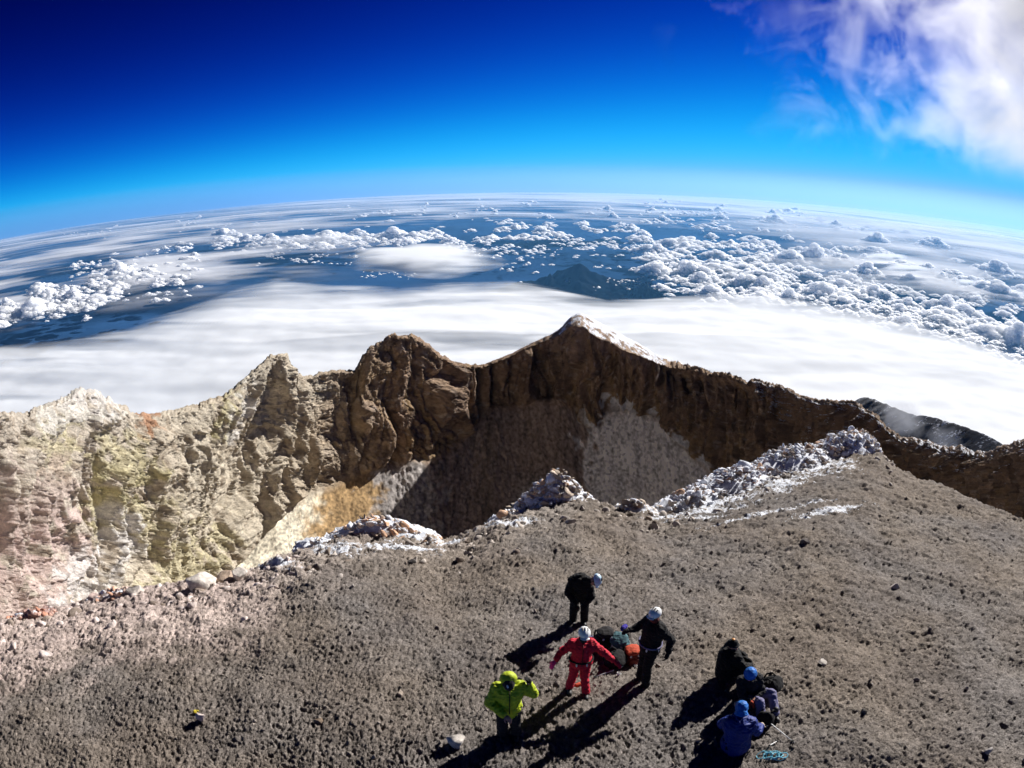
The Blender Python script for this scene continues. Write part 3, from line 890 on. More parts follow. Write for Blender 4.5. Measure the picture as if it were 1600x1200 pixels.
# high thin decks at the horizon
def z_deck(x, y, R, T, A):
    return -5200 - R ** 2 / (2 * EARTH) + 60 * noise2(x / 30000, y / 30000), np.full_like(R, 1.0)
def a_deck(x, y, R, T, azd):
    b = 0.66 + 0.55 * sstep(-22, 6, azd) * sstep(0.25, 0.5, T) - 0.48 * sstep(0.45, 0.1, T) + 0.35 * sstep(4, 26, azd)
    b = b + 0.75 * fbm2(azd / 9.0 + 4 + np.log(R) * 1.5, np.log(R) * 11 + azd / 30, 4) - 0.30 * sstep(-6, -30, azd)
    return np.clip(b, 0, 1) * sstep(0.02, 0.12, T) * sstep(1.0, 0.97, T)
sheet('far_cloud_deck', -62, 62, 52000, lambda a: 300000 + 0 * a, z_deck, a_deck, 300, 'pale streaked cloud decks along the curved horizon', MAT_DECK, 500, 300)
def z_deck2(x, y, R, T, A):
    return -3900 - R ** 2 / (2 * EARTH) + 40 * noise2(x / 9000, y / 9000), np.full_like(R, 1.0)
def a_deck2(x, y, R, T, azd):
    b = 0.16 + 0.9 * fbm2(azd / 11.0 - 9, np.log(R) * 9 + azd / 40, 4) * sstep(-8, -24, azd) + 0.55 * sstep(18, 34, azd) * (0.55 + fbm2(azd / 9, np.log(R) * 7, 3))
    return np.clip(b, 0, 0.8) * sstep(0.0, 0.15, T) * sstep(1.0, 0.9, T) * (sstep(-8, -18, azd) + sstep(16, 28, azd))
sheet('thin_cloud_streaks', -62, 62, 24000, lambda a: 90000 + 0 * a, z_deck2, a_deck2, 200, 'thin grey violet cloud streaks over the lowland', MAT_DECK, 400, 180)

# cumulus: billowing heads spread over the lowland (one mass nobody could count)
def cumulus_variant(seed, nsph, sub):
    rng = np.random.default_rng(seed)
    bm = bmesh.new(); bmesh.ops.create_icosphere(bm, subdivisions=sub, radius=1.0)
    base = np.array([v.co[:] for v in bm.verts]); fc = np.array([[v.index for v in f.verts] for f in bm.faces]); bm.free()
    V = []; Fs0 = []
    for k in range(nsph):
        a = rng.uniform(0, 2 * math.pi); q = rng.uniform(0, 1) ** 0.7
        cx, cy = math.cos(a) * q, math.sin(a) * q * 0.8
        top = 0.9 * (1 - q ** 1.3) * rng.uniform(0.0, 1.0)
        rr = (0.055 + 0.20 * rng.uniform() ** 2.2) * (1.15 - 0.5 * q)
        P = base * rr * (1 + 0.22 * noise3(base * 2.2 + k * 3.1 + seed)[:, None] + 0.12 * noise3(base * 5.0 + k + seed)[:, None]) + np.array([cx, cy, top * 0.85 + 0.05])
        P[:, 2] = np.where(P[:, 2] < 0, P[:, 2] * 0.2, P[:, 2])
        V.append(P); Fs0.append(fc)
    me = fuse(list(zip(V, Fs0)), 0.022, 0, 0.030, 9.0, seed)
    me.materials.append(MAT_CUMULUS)
    return bpy.data.objects.new('cumulus_head', me)
cum_coll = bpy.data.collections.new('cumulus_heads')
for sd in range(9):
    cum_coll.objects.link(cumulus_variant(100 + sd, 150, 2))

def solve_layer(px, py, depth):
    """Horizontal distance at which a line of sight meets a layer that follows the earth's curve."""
    d = ray(px, py); tan = -d[..., 2] / np.hypot(d[..., 0], d[..., 1])
    disc = np.clip(tan ** 2 - 2 * depth / EARTH, 1e-6, None)
    return (tan - np.sqrt(disc)) * EARTH

cp, cs, cr, ci = [], [], [], []
def scatter(n, x0, x1, yfun, spread, size, depth, seed, clump=0.0, big=0.0):
    rng = np.random.default_rng(seed); k = 0; tries = 0; n = int(n * 1.9)
    while k < n and tries < n * 30:
        tries += 1
        px = rng.uniform(x0, x1); py = yfun(px) + rng.normal() * spread
        if clump and noise2(np.array([px / 46.0 + seed]), np.array([py / 13.0]))[0] < clump * 0.3:
            continue
        dd = float(solve_layer(px, py, depth))
        if not np.isfinite(dd) or dd > 150000:
            continue
        p = at(px, py, dd)
        s = 0.72 * size * rng.uniform(0.25, 1.35) * (1 + big * (rng.uniform() ** 6) * 3)
        cp.append(p); cs.append((s / F_PX * dd * rng.uniform(0.8, 1.5), s / F_PX * dd * rng.uniform(0.8, 1.5), s / F_PX * dd * rng.uniform(0.35, 0.8)))
        cr.append(rng.uniform(0, 6.28)); ci.append(int(rng.integers(0, 9))); k += 1
L = lambda pts: (lambda x: float(np.interp(x, [q[0] for q in pts], [q[1] for q in pts])))
scatter(110, 335, 640, L([(335, 381), (460, 380), (560, 378), (640, 374)]), 5, 9, 4300, 1, big=0.8)
scatter(150, 600, 1000, L([(600, 380), (760, 366), (1000, 362)]), 9, 8, 4300, 2, clump=0.3, big=0.5)
scatter(60, 690, 870, L([(690, 388), (870, 394)]), 6, 7, 4300, 3)
scatter(50, 870, 1000, L([(870, 382), (1000, 386)]), 4, 6, 4300, 31)
scatter(70, 780, 1250, L([(780, 412), (900, 424), (1020, 408), (1250, 410)]), 14, 6, 4300, 4, clump=0.5)
scatter(50, 900, 1060, L([(900, 446), (960, 442), (1060, 448)]), 4, 4, 4500, 41)
scatter(260, 990, 1600, L([(990, 384), (1200, 392), (1400, 420), (1600, 470)]), 16, 11, 4200, 5, clump=0.1, big=1.0)
scatter(380, 1020, 1600, L([(1020, 420), (1120, 432), (1300, 455), (1450, 490), (1600, 535)]), 19, 13, 4100, 6, big=0.9)
scatter(170, 1180, 1640, L([(1180, 458), (1300, 470), (1450, 508), (1640, 585)]), 12, 11, 4000, 61)
scatter(60, -20, 150, L([(-20, 500), (60, 486), (150, 478)]), 10, 15, 3900, 7, big=0.6)
scatter(90, 60, 310, L([(60, 478), (180, 448), (310, 430)]), 14, 12, 4000, 8, big=0.7)
scatter(45, 110, 250, L([(110, 424), (250, 412)]), 8, 9, 4100, 9)
scatter(14, 225, 300, L([(225, 402), (300, 388)]), 7, 9, 4100, 10)
scatter(60, 330, 560, L([(330, 405), (560, 404)]), 5, 4, 4300, 11, clump=0.4)
scatter(90, 420, 1300, L([(420, 345), (700, 330), (900, 326), (1300, 340)]), 8, 5, 4600, 12, clump=0.4, big=0.6)
scatter(50, 100, 420, L([(100, 362), (420, 348)]), 7, 4, 4600, 13, clump=0.4)
scatter(60, 1000, 1500, L([(1000, 345), (1250, 352), (1500, 382)]), 7, 6, 4500, 14, clump=0.2, big=1.0)
scatter(20, 560, 650, L([(560, 430), (650, 430)]), 3, 3, 4500, 15)

def build_cumulus():
    n = len(cp)
    me = bpy.data.meshes.new('cumulus_clouds')
    me.vertices.add(n); me.vertices.foreach_set('co', np.array(cp, np.float32).ravel())
    me.attributes.new('size', 'FLOAT_VECTOR', 'POINT').data.foreach_set('vector', np.array(cs, np.float32).ravel())
    me.attributes.new('turn', 'FLOAT_VECTOR', 'POINT').data.foreach_set('vector', np.stack([np.zeros(n), np.zeros(n), cr], 1).astype(np.float32).ravel())
    me.attributes.new('pick', 'INT', 'POINT').data.foreach_set('value', np.array(ci, np.int32))
    o = link('cumulus_clouds', me, kind='stuff', label='billowing white cumulus heads scattered over the dark blue lowland')
    g = bpy.data.node_groups.new('cumulus_scatter', 'GeometryNodeTree')
    g.interface.new_socket('Geometry', in_out='INPUT', socket_type='NodeSocketGeometry')
    g.interface.new_socket('Geometry', in_out='OUTPUT', socket_type='NodeSocketGeometry')
    gi = g.nodes.new('NodeGroupInput'); go = g.nodes.new('NodeGroupOutput')
    m2p = g.nodes.new('GeometryNodeMeshToPoints')
    iop = g.nodes.new('GeometryNodeInstanceOnPoints')
    col = g.nodes.new('GeometryNodeCollectionInfo')
    col.inputs['Collection'].default_value = cum_coll
    col.inputs['Separate Children'].default_value = True
    col.inputs['Reset Children'].default_value = True
    def named(nm, dt):
        a = g.nodes.new('GeometryNodeInputNamedAttribute'); a.data_type = dt; a.inputs['Name'].default_value = nm
        return a.outputs['Attribute']
    g.links.new(gi.outputs[0], m2p.inputs[0])
    g.links.new(m2p.outputs[0], iop.inputs['Points'])
    g.links.new(col.outputs[0], iop.inputs['Instance'])
    iop.inputs['Pick Instance'].default_value = True
    g.links.new(named('pick', 'INT'), iop.inputs['Instance Index'])
    g.links.new(named('turn', 'FLOAT_VECTOR'), iop.inputs['Rotation'])
    g.links.new(named('size', 'FLOAT_VECTOR'), iop.inputs['Scale'])
    g.links.new(iop.outputs[0], go.inputs[0])
    md = o.modifiers.new('scatter', 'NODES'); md.node_group = g
build_cumulus()

# spur of the outer flank that breaks through the cloud
def build_spur():
    m = rock_material('spur_rock', 0.06, bump=0.6, snow=True)
    tab = [(1290, 660, 2300), (1330, 632, 2150), (1350, 620, 2080), (1392, 634, 1950), (1424, 646, 1850), (1452, 650, 1760), (1500, 664, 1650), (1545, 681, 1560), (1572, 697, 1480), (1640, 740, 1350)]
    xs = np.linspace(1290, 1640, 240)
    ridge, _ = line3(tab, xs, 1.4 * fbm2(xs / 9, xs * 0, 4))
    tv = np.linspace(-1, 1, 90)
    d = np.gradient(ridge, axis=0); d[:, 2] = 0; d /= np.linalg.norm(d, axis=1)[:, None]
    nrm = np.stack([-d[:, 1], d[:, 0], 0 * d[:, 0]], 1)
    W = 300.0
    P = ridge[None] + (tv[:, None, None] * W) * nrm[None]
    P[..., 2] -= np.abs(tv)[:, None] * W * 0.62
    r = ridge2(P[..., 0] / 70, P[..., 1] / 70, 4)
    P[..., 2] += (r - 0.9) * 16 * np.clip(np.abs(tv) * 3, 0.08, 1)[:, None]
    C = np.ones(P.shape) * np.array([0.055, 0.055, 0.062])
    sn = 0.36 + 0.2 * noise2(P[..., 0] / 60, P[..., 1] / 60)
    link('flank_spur', mesh_np('flank_spur', P, grid_faces(90, 240), m, colors=C, attrs={'snow': sn}), kind='structure', label='dark spur of the outer flank showing through cloud')
build_spur()

# ------------------------------------------------------------------ cloud bodies made of vapour
def vapour_material(name, scale, dens, lo=0.5, hi=0.64, detail=7, lift=None, lean=None, wild=2.3):
    """Patchy vapour; lean grows it towards one side of its body, lift thins it out at its foot."""
    m = NT(name)
    obj = m.n('TexCoord').outputs['Object']
    p = m.pos()
    n = m.noise(scale, detail, 0.62, p, 0.6)
    o = m.n('VectorMath', operation='LENGTH', ins={0: obj}).outputs['Value']
    if lean is None:
        body = m.math('MULTIPLY', m.math('SUBTRACT', m.ramp(o, [(0.15, 1.0), (1.0, 0.0)]), 0.5), 0.95)
    else:
        body = m.math('SUBTRACT', m.n('VectorMath', operation='DOT_PRODUCT', ins={0: obj, 1: lean}).outputs['Value'], -0.16)
    k = m.math('ADD', m.math('MULTIPLY', m.math('SUBTRACT', n, 0.5), wild), body)
    k = m.math('MULTIPLY', m.ramp(m.math('ADD', k, 0.5), [(lo, 0.0), (hi, 1.0)]), dens)
    if lean is not None:
        k = m.math('MULTIPLY', k, m.ramp(o, [(0.72, 1.0), (1.0, 0.0)]))
    if lift is not None:
        z = m.n('SeparateXYZ', ins={0: p}).outputs['Z']
        k = m.math('MULTIPLY', k, m.n('MapRange', interpolation_type='SMOOTHSTEP', ins={0: z, 1: lift, 2: lift + 260.0}).outputs[0])
    v = m.n('VolumePrincipled', ins={'Color': (0.995, 0.995, 0.995, 1), 'Anisotropy': 0.3})
    m.set(v, 'Density', k)
    m.t.links.new(v.outputs[0], m.out.inputs['Volume'])
    return m.mat

def vapour(name, center, size, mat, label, rot=0.0, floor=None):
    bm = bmesh.new(); bmesh.ops.create_icosphere(bm, subdivisions=3, radius=1.0)
    if floor is not None:
        for v in bm.verts:
            v.co.z = max(v.co.z, (floor - center[2]) / size[2])
    me = bpy.data.meshes.new(name); bm.to_mesh(me); bm.free(); me.materials.append(mat)
    o = link(name, me, label=label, category='cloud')
    o.location = center; o.scale = size; o.rotation_euler = (0, 0, rot)
    return o
MAT_VAP = vapour_material('sky_cloud_vapour', 0.0030, 0.0042, 0.54, 1.10, 10, 40.0, (0.62, -0.12, 0.14), 2.2)
_c = at(1560, 60, 3000.0)
vapour('cloud', (float(_c[0]) + 180, float(_c[1]) - 130, 420.0), (1750, 1100, 700), MAT_VAP, 'wispy white cloud rising in the deep blue sky', -0.62, 40.0)
MAT_MIST = vapour_material('mist_vapour', 0.013, 0.007, 0.42, 0.85)
for _px, _py, _d, _sx, _sz, _lb in ((1408, 650, 1480, 120, 75, 'white mist drifting between the two dark parts of the spur'),
                                    (1480, 690, 1350, 80, 40, 'thin mist low against the dark spur near the snowy rim')):
    _c = at(_px, _py, float(_d))
    vapour('mist', tuple(float(q) for q in _c), (_sx, _sx * 0.7, _sz), MAT_MIST, _lb, 0.8)

# ------------------------------------------------------------------ air: even haze from just above the camera down to the lowland
def build_haze():
    m = NT('haze_air')
    v = m.n('VolumePrincipled', ins={'Color': (0.17, 0.52, 1.0, 1), 'Density': 0.5e-5, 'Anisotropy': 0.35})
    m.t.links.new(v.outputs[0], m.out.inputs['Volume'])
    na = 64; rr = np.array([4000, 9000, 15000, 22000, 30000, 40000, 50000, 62000, 76000, 90000, 105000, 120000, 140000, 160000, 180000, 210000, 240000, 300000, 360000, 420000.0])
    a = np.linspace(0, 2 * math.pi, na + 1)[:-1]
    top = [np.array([[0, 0, 25.0]])]; 
    for r in rr:
        top.append(np.stack([r * np.sin(a), r * np.cos(a), np.full(na, 25 - r * r / (2 * EARTH))], 1))
    top = np.concatenate(top)
    bot = top.copy(); bot[:, 2] = -21000.0
    fs = []; k = len(top)
    tri = []
    for j in range(na):
        jn = (j + 1) % na
        tri.append((0, 1 + jn, 1 + j))
        for i in range(len(rr) - 1):
            q = 1 + i * na; w = q + na
            tri.append((q + j, q + jn, w + jn)); tri.append((q + j, w + jn, w + j))
    t2 = [(c + k, b + k, a_ + k) for a_, b, c in tri]
    q = 1 + (len(rr) - 1) * na
    sd = []
    for j in range(na):
        jn = (j + 1) % na
        sd += [(q + j, q + jn, q + jn + k), (q + j, q + jn + k, q + j + k)]
    me = mesh_np('haze', np.concatenate([top, bot]), np.array(tri + t2 + sd), m.mat, smooth=False)
    link('haze', me, kind='stuff', label='pale blue air between the summit and the horizon')
build_haze()
# ------------------------------------------------------------------ rock outcrops along the lip
def ico(sub):
    bm = bmesh.new(); bmesh.ops.create_icosphere(bm, subdivisions=sub, radius=1.0)
    v = np.array([q.co[:] for q in bm.verts]); f = np.array([[q.index for q in fc.verts] for fc in bm.faces]); bm.free()
    return v, f
ICO = {k: ico(k) for k in (2, 3, 4)}

def cleaved(rng, verts, size, n=9, lo=0.50, hi=0.85):
    """An angular block: a ball with flat faces split off."""
    p = verts * size
    for _ in range(n):
        d = rng.normal(size=3); d /= np.linalg.norm(d)
        lim = rng.uniform(lo, hi) * np.linalg.norm(d * size)
        k = p @ d
        p = p - np.clip(k - lim, 0, None)[:, None] * d
    return p

def outcrop(px, py, dist, size, rot, seed, label, sub=6, peak=(0, 0), col=(0.42, 0.37, 0.32), snow=0.45, sink=0.35, ridge=False):
    """A jagged mass of split, tilted rock; (px, py, dist) is the middle of its foot."""
    c = at(px, py, dist)
    rng = np.random.default_rng(seed * 17)
    sx, sy, sz = size
    v0, f0 = ICO[2]
    V, F, C, S = [], [], [], []; off = 0
    bed = np.array(Euler((rng.uniform(-0.5, 0.1), rng.uniform(0.15, 0.7), rng.uniform(-0.4, 0.4))).to_matrix())
    n = int(80 + 190 * sx * sy)
    for k in range(n):
        a = rng.uniform(0, 6.283); q = rng.uniform() ** 0.6
        x, y = math.cos(a) * q, math.sin(a) * q
        top = sz * ((1 - q ** 2.2) * (0.55 + 0.55 * rng.uniform()) if ridge else (1 - q) ** 0.8 * (0.72 + 0.4 * rng.uniform()))
        w = (0.075 + 0.30 * rng.uniform() ** 2.8) * (1.25 - 0.45 * q) * min(1.0, 0.6 + 0.28 * sx)
        blk = cleaved(rng, v0, np.array([w * rng.uniform(0.8, 1.5), w * rng.uniform(0.5, 0.9), w * rng.uniform(0.3, 0.8)]), 11, 0.28, 0.72)
        tilt = np.array(Euler(rng.normal(size=3) * 0.28).to_matrix()) @ bed
        P = blk @ tilt.T + np.array([(x + peak[0] * top / sz * 0.5) * sx, (y + peak[1] * top / sz * 0.5) * sy, top - 0.50 * w])
        V.append(P); F.append(f0 + off); off += len(P)
        hue = np.array(col) * np.array([1.38, 1.3, 1.2]) * rng.uniform(0.7, 1.25)
        if rng.uniform() < 0.25: hue = hue * np.array([1.08, 0.86, 0.72])
        C.append(np.tile(hue, (len(P), 1))); S.append(np.full(len(P), snow + (0.17 if ridge else 0.10) + 0.13 * rng.normal()))
    vc, fcore = ICO[4]
    rc_ = np.hypot(vc[:, 0], vc[:, 1])
    core = vc * np.array([sx * 0.98, sy * 0.98, 1.0]); core[:, 2] = np.where(vc[:, 2] > 0, sz * (np.clip(1 - rc_ ** 2.2, 0, 1) if ridge else np.clip(1 - rc_, 0, 1) ** 0.75) * 0.8, vc[:, 2] * 0.2)
    core = core + 0.16 * (fbm3(core * 2.3 + seed * 5, 3, ridged=True) - 0.8)[:, None] * np.array([0.3, 0.3, 1.0]) + 0.03 * rng.normal(size=core.shape)
    core[:, 0] += peak[0] * 0.5 * sx * np.clip(core[:, 2] / sz, 0, 1)
    V.append(core); F.append(fcore + off)
    C.append(np.tile(np.array(col), (len(core), 1))); S.append(np.full(len(core), snow + 0.14))
    me = mesh_np('rock_outcrop', np.concatenate(V), np.concatenate(F), MAT_OUTCROP, smooth=False, colors=np.concatenate(C), attrs={'snow': np.concatenate(S)})
    o = link('rock_outcrop', me, label=label, category='rock outcrop', group='rock outcrops on the crater lip')
    o.location = (float(c[0]), float(c[1]), float(ground_base(c[0], c[1])) - sink * 0.3)
    o.rotation_euler = (0, 0, rot)
    return o
outcrop(868, 792, 22.6, (1.75, 1.2, 1.75), 0.1, 1, 'pale pointed rock outcrop in the middle of the lip before the crater', peak=(0.10, 0.1), snow=0.42)
outcrop(800, 818, 21.4, (1.0, 0.8, 0.65), 0.4, 2, 'low snowy rock outcrop sloping down beside the pale pointed one', 5, snow=0.52)
outcrop(990, 806, 22.2, (1.05, 0.8, 0.85), -0.2, 3, 'small grey outcrop between the pointed one and the snowy ridge', 5, snow=0.40)
outcrop(595, 856, 20.2, (2.0, 1.1, 0.95), 0.05, 4, 'broad whitish orange rock outcrop below the talus and crater floor', peak=(-0.05, 0), col=(0.52, 0.43, 0.36), snow=0.46)
outcrop(672, 862, 19.4, (0.55, 0.45, 0.62), 0.9, 5, 'small upright grey outcrop at the end of the broad whitish one', 5, snow=0.36)
outcrop(505, 868, 19.6, (1.2, 0.7, 0.6), -0.5, 6, 'low snow covered outcrop above the shadowed snow strip', 5, snow=0.56)
outcrop(1085, 798, 23.8, (2.2, 1.3, 0.85), 0.55, 7, 'jagged snowy outcrop at the low end of the ridge', ridge=True, col=(0.34, 0.30, 0.27), snow=0.50)
outcrop(1150, 774, 25.8, (2.6, 1.5, 1.05), 0.5, 8, 'reddish grey outcrop with blue shaded snow in the ridge', ridge=True, col=(0.30, 0.24, 0.21), snow=0.50)
outcrop(1235, 743, 28.4, (3.2, 1.6, 1.1), 0.5, 9, 'grey snow streaked outcrop halfway up the ridge', ridge=True, col=(0.36, 0.32, 0.29), snow=0.48)
outcrop(1315, 715, 31.0, (2.5, 1.4, 1.15), 0.35, 10, 'pale outcrop with a blunt corner at the top of the ridge', ridge=True, peak=(0.35, 0), col=(0.40, 0.35, 0.31), snow=0.42)
outcrop(60, 955, 19.6, (1.6, 0.9, 0.6), 0.3, 11, 'pink crumbling outcrop at the far end of the lip', 5, col=(0.50, 0.33, 0.29), snow=0.2)
outcrop(190, 935, 19.2, (1.4, 0.8, 0.6), 0.1, 12, 'pinkish white outcrop among the pale boulders', 5, col=(0.56, 0.44, 0.40), snow=0.32)

def boulder(px, py, size, seed, label, col=(0.5, 0.42, 0.37), rot=0.0, tilt=(0, 0), sub=4, group='loose boulders and stones', name='boulder'):
    c = ground_hit(px, py)
    v, f = ICO[sub]
    size = np.array(size) * (1.45 if name == 'boulder' else 1.25)
    p = v * np.array(size)
    rng = np.random.default_rng(seed)
    p = cleaved(rng, v, np.array(size), 14, 0.34, 0.75)
    s = min(size)
    nrm = v / np.array(size); nrm /= np.linalg.norm(nrm, axis=1)[:, None]
    q = p / s
    p = p + nrm * (s * (0.03 * fbm3(q * 2.2 + seed, 3, ridged=True) - 0.03))[:, None]
    C = np.array(col) * (0.85 + 0.3 * np.clip(0.5 + fbm3(q * 1.5 + seed, 3), 0, 1))[:, None]
    o = link(name, mesh_np(name, p, f, MAT_STONE, smooth=False, colors=C), label=label, category='boulder' if name == 'boulder' else 'stone', group=group)
    o.location = (c.x, c.y, c.z + size[2] * 0.45)
    o.rotation_euler = (tilt[0], tilt[1], rot)
    return o
PINK = (0.60, 0.46, 0.41); PALE = (0.62, 0.56, 0.50); DARKG = (0.10, 0.088, 0.08)
boulder(113, 928, (0.42, 0.32, 0.38), 1, 'pinkish triangular boulder on the lip above the grey slope', PINK)
boulder(255, 925, (0.30, 0.26, 0.36), 2, 'pale upright boulder with a sharp face on the lip', PALE, 0.4)
boulder(322, 922, (0.45, 0.34, 0.34), 3, 'large cream boulder in the pale row', PALE, 0.9)
boulder(352, 916, (0.34, 0.28, 0.30), 4, 'tan boulder leaning on the large cream one', (0.5, 0.38, 0.29), 0.2)
boulder(375, 912, (0.26, 0.24, 0.24), 5, 'cream boulder at the end of the pale row', PALE, 1.4)
boulder(300, 912, (0.3, 0.26, 0.34), 6, 'rusty brown boulder behind the pale row', (0.33, 0.22, 0.15), 0.7)
boulder(30, 968, (0.35, 0.3, 0.26), 7, 'low pink boulder beside the pink outcrop', PINK, 0.1)
boulder(155, 945, (0.30, 0.22, 0.2), 8, 'flat pink boulder below the triangular one', PINK, 0.5)
boulder(215, 940, (0.24, 0.2, 0.22), 9, 'small whitish boulder below the upright one', PALE, 0.5)
boulder(643, 888, (0.15, 0.12, 0.11), 10, 'dark stone on the gravel below the broad outcrop', DARKG, 0.5, name='stone')
boulder(315, 1126, (0.10, 0.075, 0.20), 11, 'pale pink stone standing alone on the bare gravel', (0.60, 0.50, 0.45), 0.4, (0.5, 0.15), name='stone')
boulder(716, 1166, (0.21, 0.19, 0.15), 12, 'whitish lumpy stone near the yellow jacket', (0.52, 0.47, 0.42), 0.3, name='stone')
boulder(1433, 1062, (0.11, 0.10, 0.08), 13, 'round stone right of the seated climbers', (0.22, 0.19, 0.17), 0.3, name='stone')
boulder(1284, 1038, (0.15, 0.09, 0.06), 14, 'flat pale stone between the seated climbers and the round stone', (0.42, 0.38, 0.34), 0.6, name='stone')
boulder(1398, 920, (0.22, 0.14, 0.10), 15, 'pale broken stone high on the empty slope', (0.40, 0.35, 0.31), 0.6, name='stone')
boulder(1256, 854, (0.20, 0.15, 0.12), 16, 'dark stone on the slope below the snow ridge', (0.14, 0.12, 0.11), 0.2, name='stone')
boulder(1348, 1120, (0.09, 0.08, 0.07), 17, 'small dark stone on the gravel below the round one', (0.11, 0.10, 0.09), 0.2, name='stone')
boulder(500, 1130, (0.10, 0.09, 0.06), 18, 'small brown stone between pale stone and yellow jacket', (0.2, 0.15, 0.11), 0.2, name='stone')
boulder(625, 1085, (0.12, 0.07, 0.05), 19, 'flat tan stone on the gravel above the whitish lump', (0.34, 0.28, 0.23), 1.0, name='stone')
boulder(1540, 1180, (0.13, 0.10, 0.08), 20, 'pale stone in the shadowy bottom corner of the slope', (0.36, 0.33, 0.31), 0.4, name='stone')

def build_rubble():
    """Countless small stones: dense along the lip, thin on the slope."""
    rng = np.random.default_rng(5)
    bm = bmesh.new(); bmesh.ops.create_icosphere(bm, subdivisions=1, radius=1.0)
    v1 = np.array([q.co[:] for q in bm.verts]); f1 = np.array([[q.index for q in fc.verts] for fc in bm.faces]); bm.free()
    bm = bmesh.new(); bmesh.ops.create_icosphere(bm, subdivisions=2, radius=1.0)
    v2 = np.array([q.co[:] for q in bm.verts]); f2 = np.array([[q.index for q in fc.verts] for fc in bm.faces]); bm.free()
    V = []; F = []; C = []; off = 0
    N = 9000
    for k in range(N):
        mode = rng.uniform()
        if mode < 0.58:
            az = rng.uniform(-54, 8) if rng.uniform() < 0.8 else rng.uniform(8, 34)
            rc, _ = crest(az); r = rc - abs(rng.normal()) * 1.5 + 0.5
            s = 0.028 + 0.15 * rng.uniform() ** 5
            if az < -18:
                r = rc - abs(rng.normal()) * 1.35 + 0.4; s *= 1.1
            hue = np.array([0.52, 0.46, 0.41]) if az > -20 else np.array([0.62, 0.53, 0.49])
            if rng.uniform() < 0.25: hue = np.array([0.28, 0.225, 0.185])
        else:
            az = rng.uniform(-58, 58); rc, _ = crest(az); r = 7 + (rc - 7) * rng.uniform() ** 0.7
            s = 0.015 + 0.045 * rng.uniform() ** 5
            hue = np.array([0.17, 0.145, 0.125]) * rng.uniform(0.6, 2.0)
        x = r * math.sin(math.radians(az)); y = r * math.cos(math.radians(az))
        b, fc = (v2, f2) if s > 0.05 else (v1, f1)
        P = cleaved(rng, b, np.array([rng.uniform(0.7, 1.3), rng.uniform(0.7, 1.3), rng.uniform(0.5, 1.0)]) * s * 1.25, 8, 0.28, 0.75)
        P = P @ np.array(Euler((rng.uniform(0, 1), rng.uniform(0, 1), rng.uniform(0, 6))).to_matrix()).T
        V.append((P, x, y, s)); F.append(fc + off); off += len(P)
        C.append(np.tile(hue * rng.uniform(0.75, 1.2), (len(P), 1)))
    xs = np.array([q[1] for q in V]); ys = np.array([q[2] for q in V]); zs = ground_z(xs, ys)
    VV = [q[0] + np.array([q[1], q[2], zs[i] + 0.25 * q[3]]) for i, q in enumerate(V)]
    me = mesh_np('rubble', np.concatenate(VV), np.concatenate(F), MAT_STONE, smooth=False, colors=np.concatenate(C))
    link('rubble', me, kind='stuff', label='small broken stones strewn over the gravel and along the lip')
build_rubble()

# ------------------------------------------------------------------ people
def cloth(name, col, rough=0.8, weave=260.0, sheen=0.02):
    m = NT(name)
    tc = m.n('TexCoord').outputs['Object']
    n = m.noise(7.0, 4, 0.6, tc)
    c = m.mix(1.0, (*col, 1), m.ramp(n, [(0.3, 0.75), (0.7, 1.2)]), 'MULTIPLY')
    nr = m.bump(m.math('ADD', m.noise(22.0, 3, 0.6, tc), m.math('MULTIPLY', m.noise(weave, 2, 0.5, tc), 0.2)), 0.35, 0.02)
    b = m.principled(Base_Color=c, Roughness=rough, Normal=nr)
    b.inputs['Sheen Weight'].default_value = sheen
    b.inputs['Specular IOR Level'].default_value = 0.3
    return m.surface(b)
def gloss(name, col, rough=0.3):
    m = NT(name)
    tc = m.n('TexCoord').outputs['Object']
    c = m.mix(1.0, (*col, 1), m.ramp(m.noise(14.0, 4, 0.6, tc), [(0.3, 0.85), (0.7, 1.1)]), 'MULTIPLY')
    return m.surface(m.principled(Base_Color=c, Roughness=rough))
